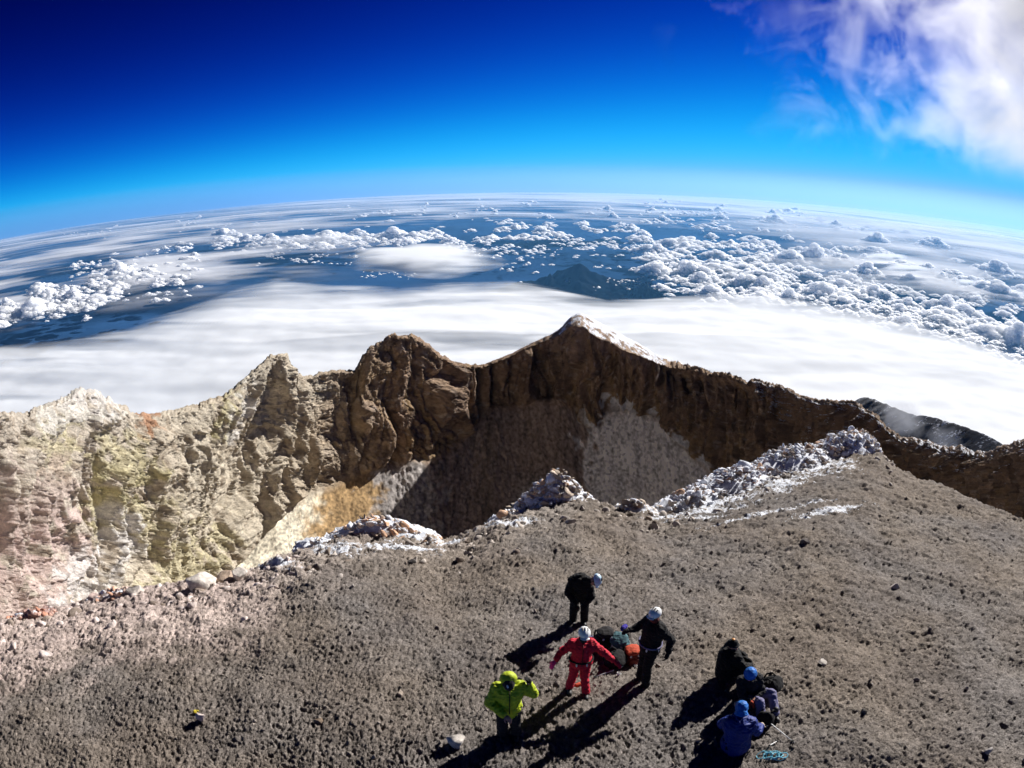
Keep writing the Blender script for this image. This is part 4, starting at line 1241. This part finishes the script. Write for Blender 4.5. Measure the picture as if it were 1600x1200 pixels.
M = dict(
    skin=gloss('skin', (0.42, 0.20, 0.13), 0.55), red=cloth('red_suit', (0.52, 0.008, 0.030)), redl=cloth('dark_red_trim', (0.10, 0.004, 0.010)), pink=cloth('pink_glove', (0.70, 0.03, 0.22)),
    black=cloth('black_cloth', (0.006, 0.005, 0.005), 0.9), charcoal=cloth('charcoal_cloth', (0.016, 0.014, 0.015), 0.9), lime=cloth('lime_jacket', (0.42, 0.50, 0.015), 0.6), limed=cloth('lime_trim', (0.05, 0.06, 0.01)),
    blue=cloth('blue_jacket', (0.0015, 0.018, 0.17), 0.6), cyan=cloth('bright_blue_cloth', (0.008, 0.14, 0.50), 0.6), white=gloss('white_shell', (0.78, 0.78, 0.76), 0.35), ltblue=gloss('pale_blue_shell', (0.50, 0.66, 0.80), 0.3),
    lens=gloss('goggle_lens', (0.03, 0.02, 0.05), 0.08), rubber=gloss('boot_rubber', (0.018, 0.016, 0.016), 0.6), orange=cloth('orange_cloth', (0.52, 0.07, 0.025)), amber=gloss('amber_plastic', (0.75, 0.28, 0.03), 0.4),
    teal=cloth('teal_cloth', (0.06, 0.14, 0.16)), violet=cloth('grey_violet_cloth', (0.16, 0.15, 0.26)), maroon=cloth('maroon_cloth', (0.14, 0.022, 0.014)), indigo=cloth('indigo_cloth', (0.035, 0.02, 0.30)), rope=cloth('pale_blue_rope', (0.22, 0.58, 0.72)),
    metal=gloss('aluminium', (0.62, 0.63, 0.64), 0.3), yellow=gloss('yellow_plastic', (0.75, 0.60, 0.05), 0.4), tan=cloth('tan_cloth', (0.45, 0.36, 0.28)), eye=gloss('eye', (0.05, 0.03, 0.02), 0.2), hair=cloth('dark_hair', (0.02, 0.014, 0.01)), lip=gloss('lips', (0.35, 0.10, 0.08), 0.5))

def V3(*a): return np.array(a, float)

def hand_parts(wrist, tip_dir, palm_n, side, curl=0.5, s=1.0):
    """Palm, four unequal bent fingers and a thumb leaving the side of the palm."""
    f = V3(*tip_dir); f /= np.linalg.norm(f); n = V3(*palm_n); n = n - f * (n @ f); n /= np.linalg.norm(n)
    a = np.cross(f, n) * side
    w = V3(*wrist)
    P = [capsule(w, w + f * 0.085 * s, 0.028 * s, 0.036 * s), ellipsoid(w + f * 0.055 * s, (0.042 * s, 0.042 * s, 0.04 * s), sub=2)]
    for k, (off, ln) in enumerate(((-0.033, 0.070), (-0.011, 0.080), (0.011, 0.075), (0.031, 0.058))):
        b = w + f * 0.09 * s + a * off * s
        m1 = b + (f * math.cos(curl * 0.6) + n * math.sin(curl * 0.6)) * ln * 0.5 * s
        m2 = m1 + (f * math.cos(curl * 1.5) + n * math.sin(curl * 1.5)) * ln * 0.5 * s
        P += [capsule(b - f * 0.02, m1, 0.0125 * s, 0.0115 * s, 8, 2), capsule(m1, m2, 0.0115 * s, 0.009 * s, 8, 2)]
    tb = w + f * 0.035 * s - a * 0.032 * s
    t1 = tb + (f * 0.6 - a * 0.7 + n * 0.3) * 0.042 * s; t2 = t1 + (f * 0.85 - a * 0.25 + n * 0.35) * 0.034 * s
    P += [capsule(tb, t1, 0.015 * s, 0.013 * s, 8, 2), capsule(t1, t2, 0.013 * s, 0.010 * s, 8, 2)]
    return P

def build_person(loc, J, O, label, rot=0.0):
    """J: joints in metres about the feet (x right, y away, z up); O: outfit."""
    P = empty('person', loc, rot, label=label, category='person', group='climbers on the summit')
    g = {k: V3(*v) for k, v in J.items()}
    look = g['look'] / np.linalg.norm(g['look'])
    hc = g['head']; up = hc - g['neck']; up /= np.linalg.norm(up)
    sd = np.cross(look, up); sd /= np.linalg.norm(sd)
    fw = np.cross(up, sd)
    R = np.stack([sd, fw, up], 1)
    def hp(x, y, z): return hc + R @ V3(x, y, z)
    def hell(c, r, sub=3):
        v, f = ellipsoid((0, 0, 0), r, sub=sub)
        return v @ R.T + hp(*c), f
    b = O.get('bulk', 1.0)
    sh = (g['sl'] + g['sr']) / 2
    across = (g['sr'] - g['sl']); across /= np.linalg.norm(across)
    # one continuous body under the clothes, with head and face
    body = [hell((0, 0, 0.01), (0.076, 0.096, 0.115)), hell((0, 0.062, -0.055), (0.048, 0.042, 0.055)), hell((0, 0.098, -0.012), (0.013, 0.020, 0.026), 2), hell((-0.078, -0.005, -0.01), (0.014, 0.026, 0.034), 2), hell((0.078, -0.005, -0.01), (0.014, 0.026, 0.034), 2),
            capsule(g['neck'] - up * 0.05, hc - up * 0.06, 0.055, 0.05), capsule(g['hip'], g['chest'], 0.13, 0.13), capsule(g['sl'], g['sr'], 0.065, 0.065), capsule(g['chest'], g['neck'], 0.11, 0.06)]
    for q in 'lr':
        body += [capsule(g['s' + q], g['e' + q], 0.05, 0.042), capsule(g['e' + q], g['h' + q], 0.042, 0.03), capsule(g['hip'] + across * (0.09 if q == 'r' else -0.09), g['k' + q], 0.085, 0.055), capsule(g['k' + q], g['f' + q] + V3(0, 0, 0.08), 0.055, 0.04)]
    bo = part('body', body, M['skin'], P, 0.013, 2)
    for x in (-0.034, 0.034):
        solid('eye', [hell((x, 0.089, 0.012), (0.012, 0.008, 0.009), 2)], M['eye'], bo)
    solid('mouth', [hell((0, 0.100, -0.062), (0.024, 0.007, 0.007), 2)], M['lip'], bo)
    # jacket
    tm = (g['hip'] + g['chest']) / 2
    jk = [capsule(g['hip'] + (g['chest'] - g['hip']) * O.get('hem', -0.05), g['chest'], 0.185 * b, 0.20 * b), capsule(g['sl'], g['sr'], 0.105 * b, 0.105 * b), capsule(g['chest'], g['neck'], 0.17 * b, 0.085), capsule(g['chest'] - across * 0.09, g['chest'] + across * 0.09, 0.165 * b, 0.165 * b), capsule(g['hip'] - across * 0.07, g['hip'] + across * 0.07, 0.16 * b, 0.16 * b)]
    for q in 'lr':
        hd = g['h' + q] - g['e' + q]; hd /= np.linalg.norm(hd)
        jk += [capsule(g['s' + q], g['e' + q], 0.090 * b, 0.075 * b), capsule(g['e' + q], g['h' + q] - hd * 0.02, 0.075 * b, 0.055 * b)]
    ja = part('jacket', jk, M[O['jacket']], P, 0.013, 2, 0.020, 9.0, hc[0] * 9)
    # front zip on the surface of the jacket
    if O.get('zip'):
        nf = V3(*O['zipdir']); nf /= np.linalg.norm(nf)
        pts = [g['hip'] + (g['neck'] - g['hip']) * t for t in np.linspace(-0.02, 0.95, 14)]
        bw = bpy.data.objects[ja.name].data
        co = np.array([v.co[:] for v in bw.vertices])
        zz = []
        for p in pts:
            rel = co - p; along = rel @ nf; off = np.linalg.norm(rel - along[:, None] * nf, axis=1)
            m_ = off < 0.035
            zz.append(p + nf * (along[m_].max() if m_.any() else 0.15))
        solid('zip', [tube(zz, 0.011, 6)], M[O['zip']], ja)
    if O.get('belt'):
        co = np.array([v.co[:] for v in ja.data.vertices]); zb = g['hip'] + (g['chest'] - g['hip']) * 0.22
        rel = co - zb; dist = np.hypot(rel[:, 0], rel[:, 1]); ang = np.arctan2(rel[:, 1], rel[:, 0]); m_ = (np.abs(rel[:, 2]) < 0.035) & (dist < 0.27)
        ring = []
        for a_ in np.linspace(-math.pi, math.pi, 25):
            dd_ = np.abs(np.angle(np.exp(1j * (ang - a_)))); mm = m_ & (dd_ < 0.25)
            r_ = (dist[mm].max() if mm.any() else 0.2) + 0.004
            ring.append((zb[0] + r_ * math.cos(a_), zb[1] + r_ * math.sin(a_), zb[2]))
        bl = solid('harness_belt', [tube(ring, 0.017, 8)], M[O['belt']], P)
        for k in (4, 8, 16, 20):
            q_ = ring[k]
            solid('carabiner', [ellipsoid((q_[0], q_[1], q_[2] - 0.05), (0.018, 0.018, 0.045), None, 2)], M['metal'], bl)
    cl = [capsule(g['neck'] - up * 0.02, g['neck'] + up * 0.05, 0.082, 0.078)]
    part('collar', cl, M[O.get('collar', O['jacket'])], P, 0.013, 2)
    # trousers
    tr = [capsule(g['hip'] - across * 0.07, g['hip'] + across * 0.07, 0.15 * b, 0.15 * b)]
    for q in 'lr':
        hj = g['hip'] + across * (0.095 if q == 'r' else -0.095)
        tr += [capsule(hj, g['k' + q], 0.115 * b, 0.088 * b), capsule(g['k' + q], g['f' + q] + V3(0, 0, 0.10), 0.086 * b, 0.082 * b)]
    part('trousers', tr, M[O['trousers']], P, 0.013, 2, 0.017, 9.0, 3.3)
    for q in 'lr':
        fd = V3(*O.get('foot_' + q, O.get('foot', (0, -1, 0)))); fd /= np.linalg.norm(fd)
        ft = g['f' + q]
        bt = part('boot', [capsule(ft + V3(0, 0, 0.05) - fd * 0.06, ft + V3(0, 0, 0.04) + fd * 0.15, 0.055, 0.046), capsule(ft + V3(0, 0, 0.06), ft + V3(0, 0, 0.19), 0.062, 0.060)], M[O.get('boot', 'rubber')], P, 0.013, 2)
        sv, sf = ellipsoid(ft + fd * 0.045 + V3(0, 0, 0.012), (0.062, 0.165, 0.02), (0, 0, math.atan2(-fd[0], fd[1])), 2, 0.6)
        solid('sole', [(sv, sf)], M['black'], bt)
        hd = g['h' + q] - g['e' + q]; hd /= np.linalg.norm(hd)
        pn = V3(*O.get('palm_' + q, (0, 0, -1)))
        if abs(pn @ hd) > 0.95: pn = V3(0, 1, 0.2)
        part('glove' if O['glove_' + q] != 'skin' else 'hand', hand_parts(g['h' + q], hd, pn, 1 if q == 'r' else -1, O.get('curl', 0.6), 1.15), M[O['glove_' + q]], P, 0.0065, 1)
    # headgear
    hg = O['head']
    def dome(r, zc, cut, ridges=0):
        v, f = ICO[4]
        v = v * V3(*r)
        zmin = cut
        v[:, 2] = np.maximum(v[:, 2], zmin + 0.10 * np.clip(-v[:, 1], 0, 0.1) * -2.0)
        if ridges:
            v[:, :3] *= (1 + 0.022 * np.cos(np.arctan2(v[:, 0], 0.2) * ridges))[:, None]
        return v @ R.T + hp(0, -0.01, zc), f.tolist()
    if hg in ('white', 'ltblue', 'cyan'):
        h = solid('helmet', [dome((0.114, 0.142, 0.108), 0.045, -0.012, 26)], M[hg], P)
        solid('brim', [hell((0, 0.125, 0.045), (0.088, 0.045, 0.012), 3)], M[hg], h)
        for k, x in enumerate((-0.05, 0.0, 0.05)):
            solid('vent', [hell((x, -0.02, 0.158 - abs(x) * 0.28), (0.010, 0.045, 0.007), 2)], M['black'], h)
        st = [hp(-0.088, 0.0, 0.02), hp(-0.075, 0.03, -0.06), hp(0, 0.05, -0.115), hp(0.075, 0.03, -0.06), hp(0.088, 0.0, 0.02)]
        solid('chin_strap', [tube(st, 0.008, 6)], M['black'], h)
    elif hg == 'hood':
        part('hood', [hell((0, -0.075, 0.035), (0.15, 0.125, 0.165)), capsule(hp(0, -0.05, -0.10), g['neck'], 0.11, 0.11)], M[O['jacket']], P, 0.013, 3, 0.008, 9)
        h = solid('helmet', [dome((0.108, 0.155, 0.125), 0.045, 0.0, 22)], M['charcoal'], P)
        solid('helmet_stripe', [hell((0.02, 0.07, 0.135), (0.022, 0.05, 0.016), 2)], M['white'], h)
    elif hg == 'bluehood':
        part('hood', [hell((0, -0.03, 0.02), (0.118, 0.128, 0.135)), capsule(hp(0, -0.05, -0.10), g['neck'], 0.115, 0.13)], M['cyan'], P, 0.013, 3, 0.012, 10)
    elif hg in ('beanie', 'bluehat'):
        mt = M['black'] if hg == 'beanie' else M['cyan']
        h = part('hat', [hell((0, -0.012, 0.045), (0.106, 0.120, 0.098))], mt, P, 0.012, 3, 0.006, 14)
        v = [hp(0.110 * math.cos(a), 0.122 * math.sin(a) - 0.012, 0.03) for a in np.linspace(0, 2 * math.pi, 25)]
        solid('hat_band', [tube(v, 0.020, 8)], mt if hg == 'bluehat' else M['charcoal'], h)
        if hg == 'beanie':
            solid('headlamp', [hell((0.02, -0.02, 0.155), (0.034, 0.036, 0.018), 3)], M['amber'], h)
    if O.get('goggles'):
        gl = solid('goggles', [hell((0, 0.088, 0.014), (0.075, 0.030, 0.036), 3)], M['lens'], P)
        sv = [hp(0.098 * math.cos(a), 0.112 * math.sin(a) - 0.005, 0.02) for a in np.linspace(-0.9, math.pi + 0.9, 22)]
        solid('goggle_strap', [tube(sv, 0.010, 6)], M['black'], gl)
    if O.get('mask'):
        part('face_scarf', [hell((0, 0.045, -0.07), (0.074, 0.075, 0.052)), capsule(hp(0, 0.01, -0.10), g['neck'], 0.078, 0.085)], M[O['mask']], P, 0.012, 2)
    return P

def stand(px, py):
    p = ground_hit(px, py); p.z -= 0.02
    return p

# woman in red, facing us with her arms held out
build_person(stand(903, 1083), dict(hip=(0.02, 0.0, 0.82), chest=(0.03, 0.0, 1.16), neck=(0.03, -0.01, 1.33), head=(0.045, -0.05, 1.49), look=(0.0, -1, -0.35), sl=(0.19, 0.0, 1.25), sr=(-0.15, 0.0, 1.25),
             el=(0.42, -0.08, 1.08), er=(-0.35, -0.04, 1.10), hl=(0.62, -0.20, 0.95), hr=(-0.47, -0.16, 0.98), kl=(0.10, -0.05, 0.44), kr=(-0.11, 0.02, 0.44), fl=(0.14, -0.10, 0.0), fr=(-0.17, 0.06, 0.0)),
             dict(jacket='red', trousers='red', zip='redl', zipdir=(0, -1, 0.1), collar='black', glove_l='red', glove_r='pink', head='white', goggles=True, belt='black', mask='black', bulk=0.95, curl=0.5, palm_l=(0, 0, -1), palm_r=(0, 0, -1)),
             'person in a crimson suit and white helmet with arms held out')
# man in black standing over the packs
build_person(stand(1004, 1068), dict(hip=(0.06, 0.02, 0.98), chest=(0.10, 0.02, 1.38), neck=(0.10, 0.0, 1.60), head=(0.07, -0.03, 1.76), look=(-0.75, -0.6, -0.3), sl=(0.20, -0.17, 1.50), sr=(0.04, 0.20, 1.50),
             el=(0.42, -0.16, 1.22), er=(-0.17, 0.20, 1.32), hl=(0.34, -0.32, 1.06), hr=(-0.34, 0.12, 1.32), kl=(0.03, -0.10, 0.52), kr=(-0.02, 0.10, 0.52), fl=(0.03, -0.13, 0.0), fr=(-0.03, 0.13, 0.0)),
             dict(jacket='black', trousers='black', glove_l='black', glove_r='black', head='white', mask='maroon', goggles=True, belt='violet', bulk=1.08, foot=(-0.8, -0.6, 0), palm_r=(0, 0, -1), palm_l=(-1, 0, 0)),
             'tall person in black with a white helmet and red face scarf')
# man at the back, stooping towards the packs
build_person(stand(905, 977), dict(hip=(-0.02, 0.10, 0.86), chest=(-0.02, -0.02, 1.18), neck=(0.12, -0.14, 1.30), head=(0.27, -0.22, 1.35), look=(0.5, -0.7, -0.75), sl=(0.15, -0.08, 1.20), sr=(-0.20, -0.02, 1.22),
             el=(0.22, -0.20, 0.92), er=(-0.30, -0.12, 0.98), hl=(0.08, -0.33, 0.80), hr=(-0.14, -0.28, 0.78), kl=(0.11, 0.0, 0.46), kr=(-0.14, 0.0, 0.46), fl=(0.11, 0.04, 0.0), fr=(-0.14, 0.06, 0.0)),
             dict(jacket='black', trousers='black', glove_l='black', glove_r='black', head='ltblue', bulk=1.05, goggles=True),
             'stooping person in dark clothes with a pale blue helmet')
# man in the lime jacket looking down, one hand raised
build_person(stand(798, 1153), dict(hip=(-0.04, 0.02, 0.80), chest=(-0.03, -0.02, 1.16), neck=(-0.02, -0.05, 1.36), head=(-0.02, -0.13, 1.47), look=(0.08, -0.75, -1.0), sl=(0.17, 0.0, 1.27), sr=(-0.22, -0.02, 1.25),
             el=(0.40, 0.02, 1.08), er=(-0.36, -0.12, 1.00), hl=(0.34, 0.02, 1.30), hr=(-0.10, -0.30, 0.86), kl=(0.08, -0.04, 0.44), kr=(-0.14, -0.06, 0.44), fl=(0.10, 0.02, 0.0), fr=(-0.15, 0.0, 0.0)),
             dict(jacket='lime', trousers='charcoal', zip='limed', zipdir=(0.1, -1, 0.25), collar='lime', glove_l='black', glove_r='skin', head='hood', goggles=True, bulk=1.12, hem=-0.28, palm_l=(-1, 0, 0)),
             'person in a lime green hooded jacket with one hand raised')
# seated group
build_person(stand(1130, 1066), dict(hip=(0.0, 0.0, 0.22), chest=(0.02, 0.02, 0.56), neck=(0.05, 0.02, 0.74), head=(0.06, 0.03, 0.86), look=(0.9, -0.35, -0.7), sl=(0.12, -0.17, 0.66), sr=(0.07, 0.20, 0.68),
             el=(0.28, -0.22, 0.48), er=(0.25, 0.22, 0.50), hl=(0.42, -0.12, 0.42), hr=(0.42, 0.08, 0.44), kl=(0.38, -0.16, 0.40), kr=(0.38, 0.16, 0.42), fl=(0.52, -0.16, 0.0), fr=(0.50, 0.16, 0.0)),
             dict(jacket='black', trousers='black', glove_l='black', glove_r='black', head='beanie', bulk=1.15, foot=(1, 0, 0)),
             'person in black crouching with an orange lamp on a dark hat')
build_person(stand(1165, 1098), dict(hip=(0.05, 0.05, 0.16), chest=(0.0, 0.02, 0.50), neck=(-0.05, -0.02, 0.68), head=(-0.08, -0.08, 0.80), look=(-0.35, -0.8, -0.75), sl=(0.14, 0.02, 0.60), sr=(-0.20, 0.0, 0.58),
             el=(0.22, -0.12, 0.38), er=(-0.22, -0.22, 0.42), hl=(0.06, -0.28, 0.36), hr=(-0.10, -0.34, 0.36), kl=(0.42, -0.18, 0.34), kr=(0.10, -0.42, 0.36), fl=(0.44, -0.50, 0.0), fr=(0.12, -0.62, 0.0)),
             dict(jacket='charcoal', trousers='violet', glove_l='skin', glove_r='orange', head='bluehat', bulk=1.02, foot=(0.1, -1, 0)),
             'seated person in a bright blue hat with grey violet trousers')
build_person(stand(1147, 1170), dict(hip=(0.0, 0.0, 0.20), chest=(0.02, 0.06, 0.58), neck=(0.04, 0.16, 0.76), head=(0.06, 0.24, 0.84), look=(0.4, 0.75, -0.65), sl=(-0.17, 0.10, 0.66), sr=(0.19, 0.03, 0.66),
             el=(-0.22, 0.28, 0.46), er=(0.36, 0.02, 0.44), hl=(-0.02, 0.46, 0.38), hr=(0.50, 0.20, 0.36), kl=(0.02, 0.46, 0.34), kr=(0.36, 0.30, 0.36), fl=(0.22, 0.60, 0.0), fr=(0.52, 0.44, 0.0)),
             dict(jacket='blue', trousers='black', glove_l='blue', glove_r='tan', head='bluehood', bulk=1.30, foot=(0.7, 0.7, 0)),
             'person in a puffy blue jacket sitting with their back turned')

# ------------------------------------------------------------------ packs and gear on the gravel
def rucksack(px, py, size, mat, trim, label, rot=0.0, lie=0.0, pocket=None):
    c = ground_hit(px, py)
    o = empty('rucksack', (c.x, c.y, c.z - 0.01), rot, label=label, category='rucksack', group='packs heaped between the climbers')
    w, d, h = size
    o.rotation_euler = (lie, 0, rot)
    bd = part('bag', [ellipsoid((0, 0, h * 0.46), (w, d, h * 0.52), None, 3, 0.72)], M[mat], o, 0.014, 3, 0.022, 7, px)
    part('lid', [ellipsoid((0, -0.01, h * 0.96), (w * 0.92, d * 1.05, h * 0.13), None, 3, 0.8)], M[trim], o, 0.013, 2, 0.010, 8, py)
    part('pocket', [ellipsoid((0, -d * 0.98, h * 0.38), (w * 0.66, d * 0.30, h * 0.26), None, 3, 0.75)], M[pocket or trim], o, 0.013, 2, 0.008, 8)
    for s in (-1, 1):
        pts = [(s * w * 0.5, d * 0.8, h * 0.90), (s * w * 0.6, d * 1.35, h * 0.75), (s * w * 0.62, d * 1.4, h * 0.4), (s * w * 0.5, d * 0.85, h * 0.1)]
        solid('strap', [tube(pts, 0.02, 8)], M['black'], o)
        solid('buckle', [ellipsoid((s * w * 0.45, -d * 1.02, h * 0.83), (0.022, 0.012, 0.03), None, 2, 0.6)], M['metal'], bd)
    return o
rucksack(941, 1012, (0.20, 0.15, 0.52), 'black', 'charcoal', 'black rucksack standing just behind the crimson suit', 0.3, 0.15)
rucksack(968, 1012, (0.22, 0.17, 0.46), 'teal', 'teal', 'dark teal rucksack in the middle of the heap', -0.4, 0.35, 'charcoal')
rucksack(986, 1030, (0.19, 0.15, 0.42), 'maroon', 'orange', 'maroon rucksack with an orange lid at the black trousers', 0.2, 0.1, 'maroon')
rucksack(952, 1036, (0.21, 0.17, 0.36), 'black', 'black', 'small black rucksack lying at the front of the heap', 1.0, 0.7)
rucksack(1190, 1076, (0.19, 0.15, 0.40), 'black', 'black', 'black rucksack behind the bright blue hat', 0.8, 0.9)
rucksack(1196, 1122, (0.17, 0.13, 0.34), 'charcoal', 'black', 'charcoal rucksack beside the grey violet trousers', -0.5, 0.8)

def stuff_sack(px, py, r, ln, mat, label, rot, h=0.0):
    c = ground_hit(px, py)
    o = empty('stuff_sack', (c.x, c.y, c.z + r * 0.85 + h), rot, label=label, category='stuff sack', group='small bags among the packs')
    part('bag', [capsule((-ln, 0, 0), (ln, 0, 0), r, r * 0.9)], M[mat], o, 0.010, 2, 0.008, 12, px)
    solid('drawstring', [tube([(ln + r * 0.8, 0.03 * math.cos(a), 0.03 * math.sin(a)) for a in np.linspace(0, 6.28, 13)], 0.008, 6)], M['black'], o)
    return o
stuff_sack(973, 1003, 0.06, 0.05, 'indigo', 'small indigo sack on top of the teal rucksack', 0.9, 0.40)
stuff_sack(925, 1000, 0.05, 0.10, 'violet', 'violet roll lying left of the black rucksack', 0.2)
stuff_sack(1152, 1112, 0.07, 0.06, 'tan', 'small tan sack between the two blue hats', 0.6, 0.1)
stuff_sack(903, 1072, 0.04, 0.05, 'orange', 'small salmon sack between the red boots', 0.5)

def pole(px0, py0, px1, py1, z0, z1, label, mat='metal'):
    a = ground_hit(px0, py0); b = ground_hit(px1, py1)
    A = V3(a.x, a.y, a.z + z0); B = V3(b.x, b.y, b.z + z1)
    o = empty('trekking_pole', tuple(A), 0, label=label, category='trekking pole', group='trekking poles')
    d = B - A
    solid('shaft', [tube([d * t for t in (0, 0.35, 0.36, 0.7, 0.71, 1.0)], [0.011, 0.011, 0.0095, 0.0095, 0.008, 0.006], 8)], M[mat], o)
    solid('grip', [tube([d * -0.02, d * 0.05, d * 0.12], [0.016, 0.019, 0.015], 8)], M['black'], o)
    solid('basket', [ellipsoid(d * 0.94, (0.035, 0.035, 0.008), None, 2)], M['black'], o)
    return o
pole(963, 1050, 928, 1062, 0.06, 0.03, 'grey trekking pole lying before the heap of packs')
pole(1187, 1126, 1240, 1164, 0.10, 0.03, 'white trekking pole slanting from the seated group to the gravel', 'white')
pole(1200, 1170, 1214, 1160, 0.04, 0.04, 'short pale pole above the blue rope', 'white')

def coil(px, py, label):
    c = ground_hit(px, py)
    rng = np.random.default_rng(3); t = np.linspace(0, 1, 190); a = t * 2 * math.pi * 7
    r = 0.10 + 0.035 * np.sin(a * 0.37 + 1) + 0.02 * noise2(t * 20, t * 0)
    x = np.cos(a) * r * 1.1 + (t - 0.5) * 0.36; y = np.sin(a) * r * 0.7 - (t - 0.5) * 0.10
    z = ground_z(c.x + x, c.y + y) - c.z + 0.015 + 0.02 * (1 + np.sin(a * 1.7))
    o = solid('rope', [tube(np.stack([x, y, z], 1), 0.009, 6)], M['rope'], None, props=dict(label=label, category='rope'))
    o.location = c
coil(1207, 1184, 'pale blue rope lying in loops beside the seated blue jacket')

def wrapper():
    c = ground_hit(305, 1113)
    o = part('wrapper', [ellipsoid((0, 0, 0), (0.05, 0.045, 0.035), None, 2), ellipsoid((0.05, 0.02, 0.01), (0.035, 0.012, 0.03), (0, 0.4, 0.3), 2)], M['yellow'], None, 0.008, 0, 0.008, 30)
    o.name = 'wrapper'; o.location = (c.x, c.y, c.z + 0.03); o['label'] = 'crumpled yellow wrapper next to the lone pale pink stone'; o['category'] = 'wrapper'
wrapper()
def cup(px, py, label):
    c = ground_hit(px, py)
    o = empty('cup', (c.x, c.y, c.z), 0, label=label, category='cup', group='white cups by the packs')
    a = np.linspace(0, 2 * math.pi, 17)[:-1]
    prof = [(0.0, 0.004), (0.028, 0.004), (0.036, 0.085), (0.033, 0.085), (0.026, 0.010), (0.0, 0.010)]
    V = np.array([[r * math.cos(t), r * math.sin(t), z] for r, z in prof for t in a])
    solid('bowl', [(V, grid_faces(6, 16, True).tolist())], M['white'], o)
    solid('handle', [tube([(0.034, 0, 0.07), (0.06, 0, 0.065), (0.06, 0, 0.03), (0.03, 0, 0.025)], 0.005, 6)], M['white'], o)
cup(975, 1036, 'white cup standing by the maroon rucksack')
cup(993, 1040, 'white cup nearest the tall person in black')
cup(966, 1058, 'white cup alone in the shadow before the packs')
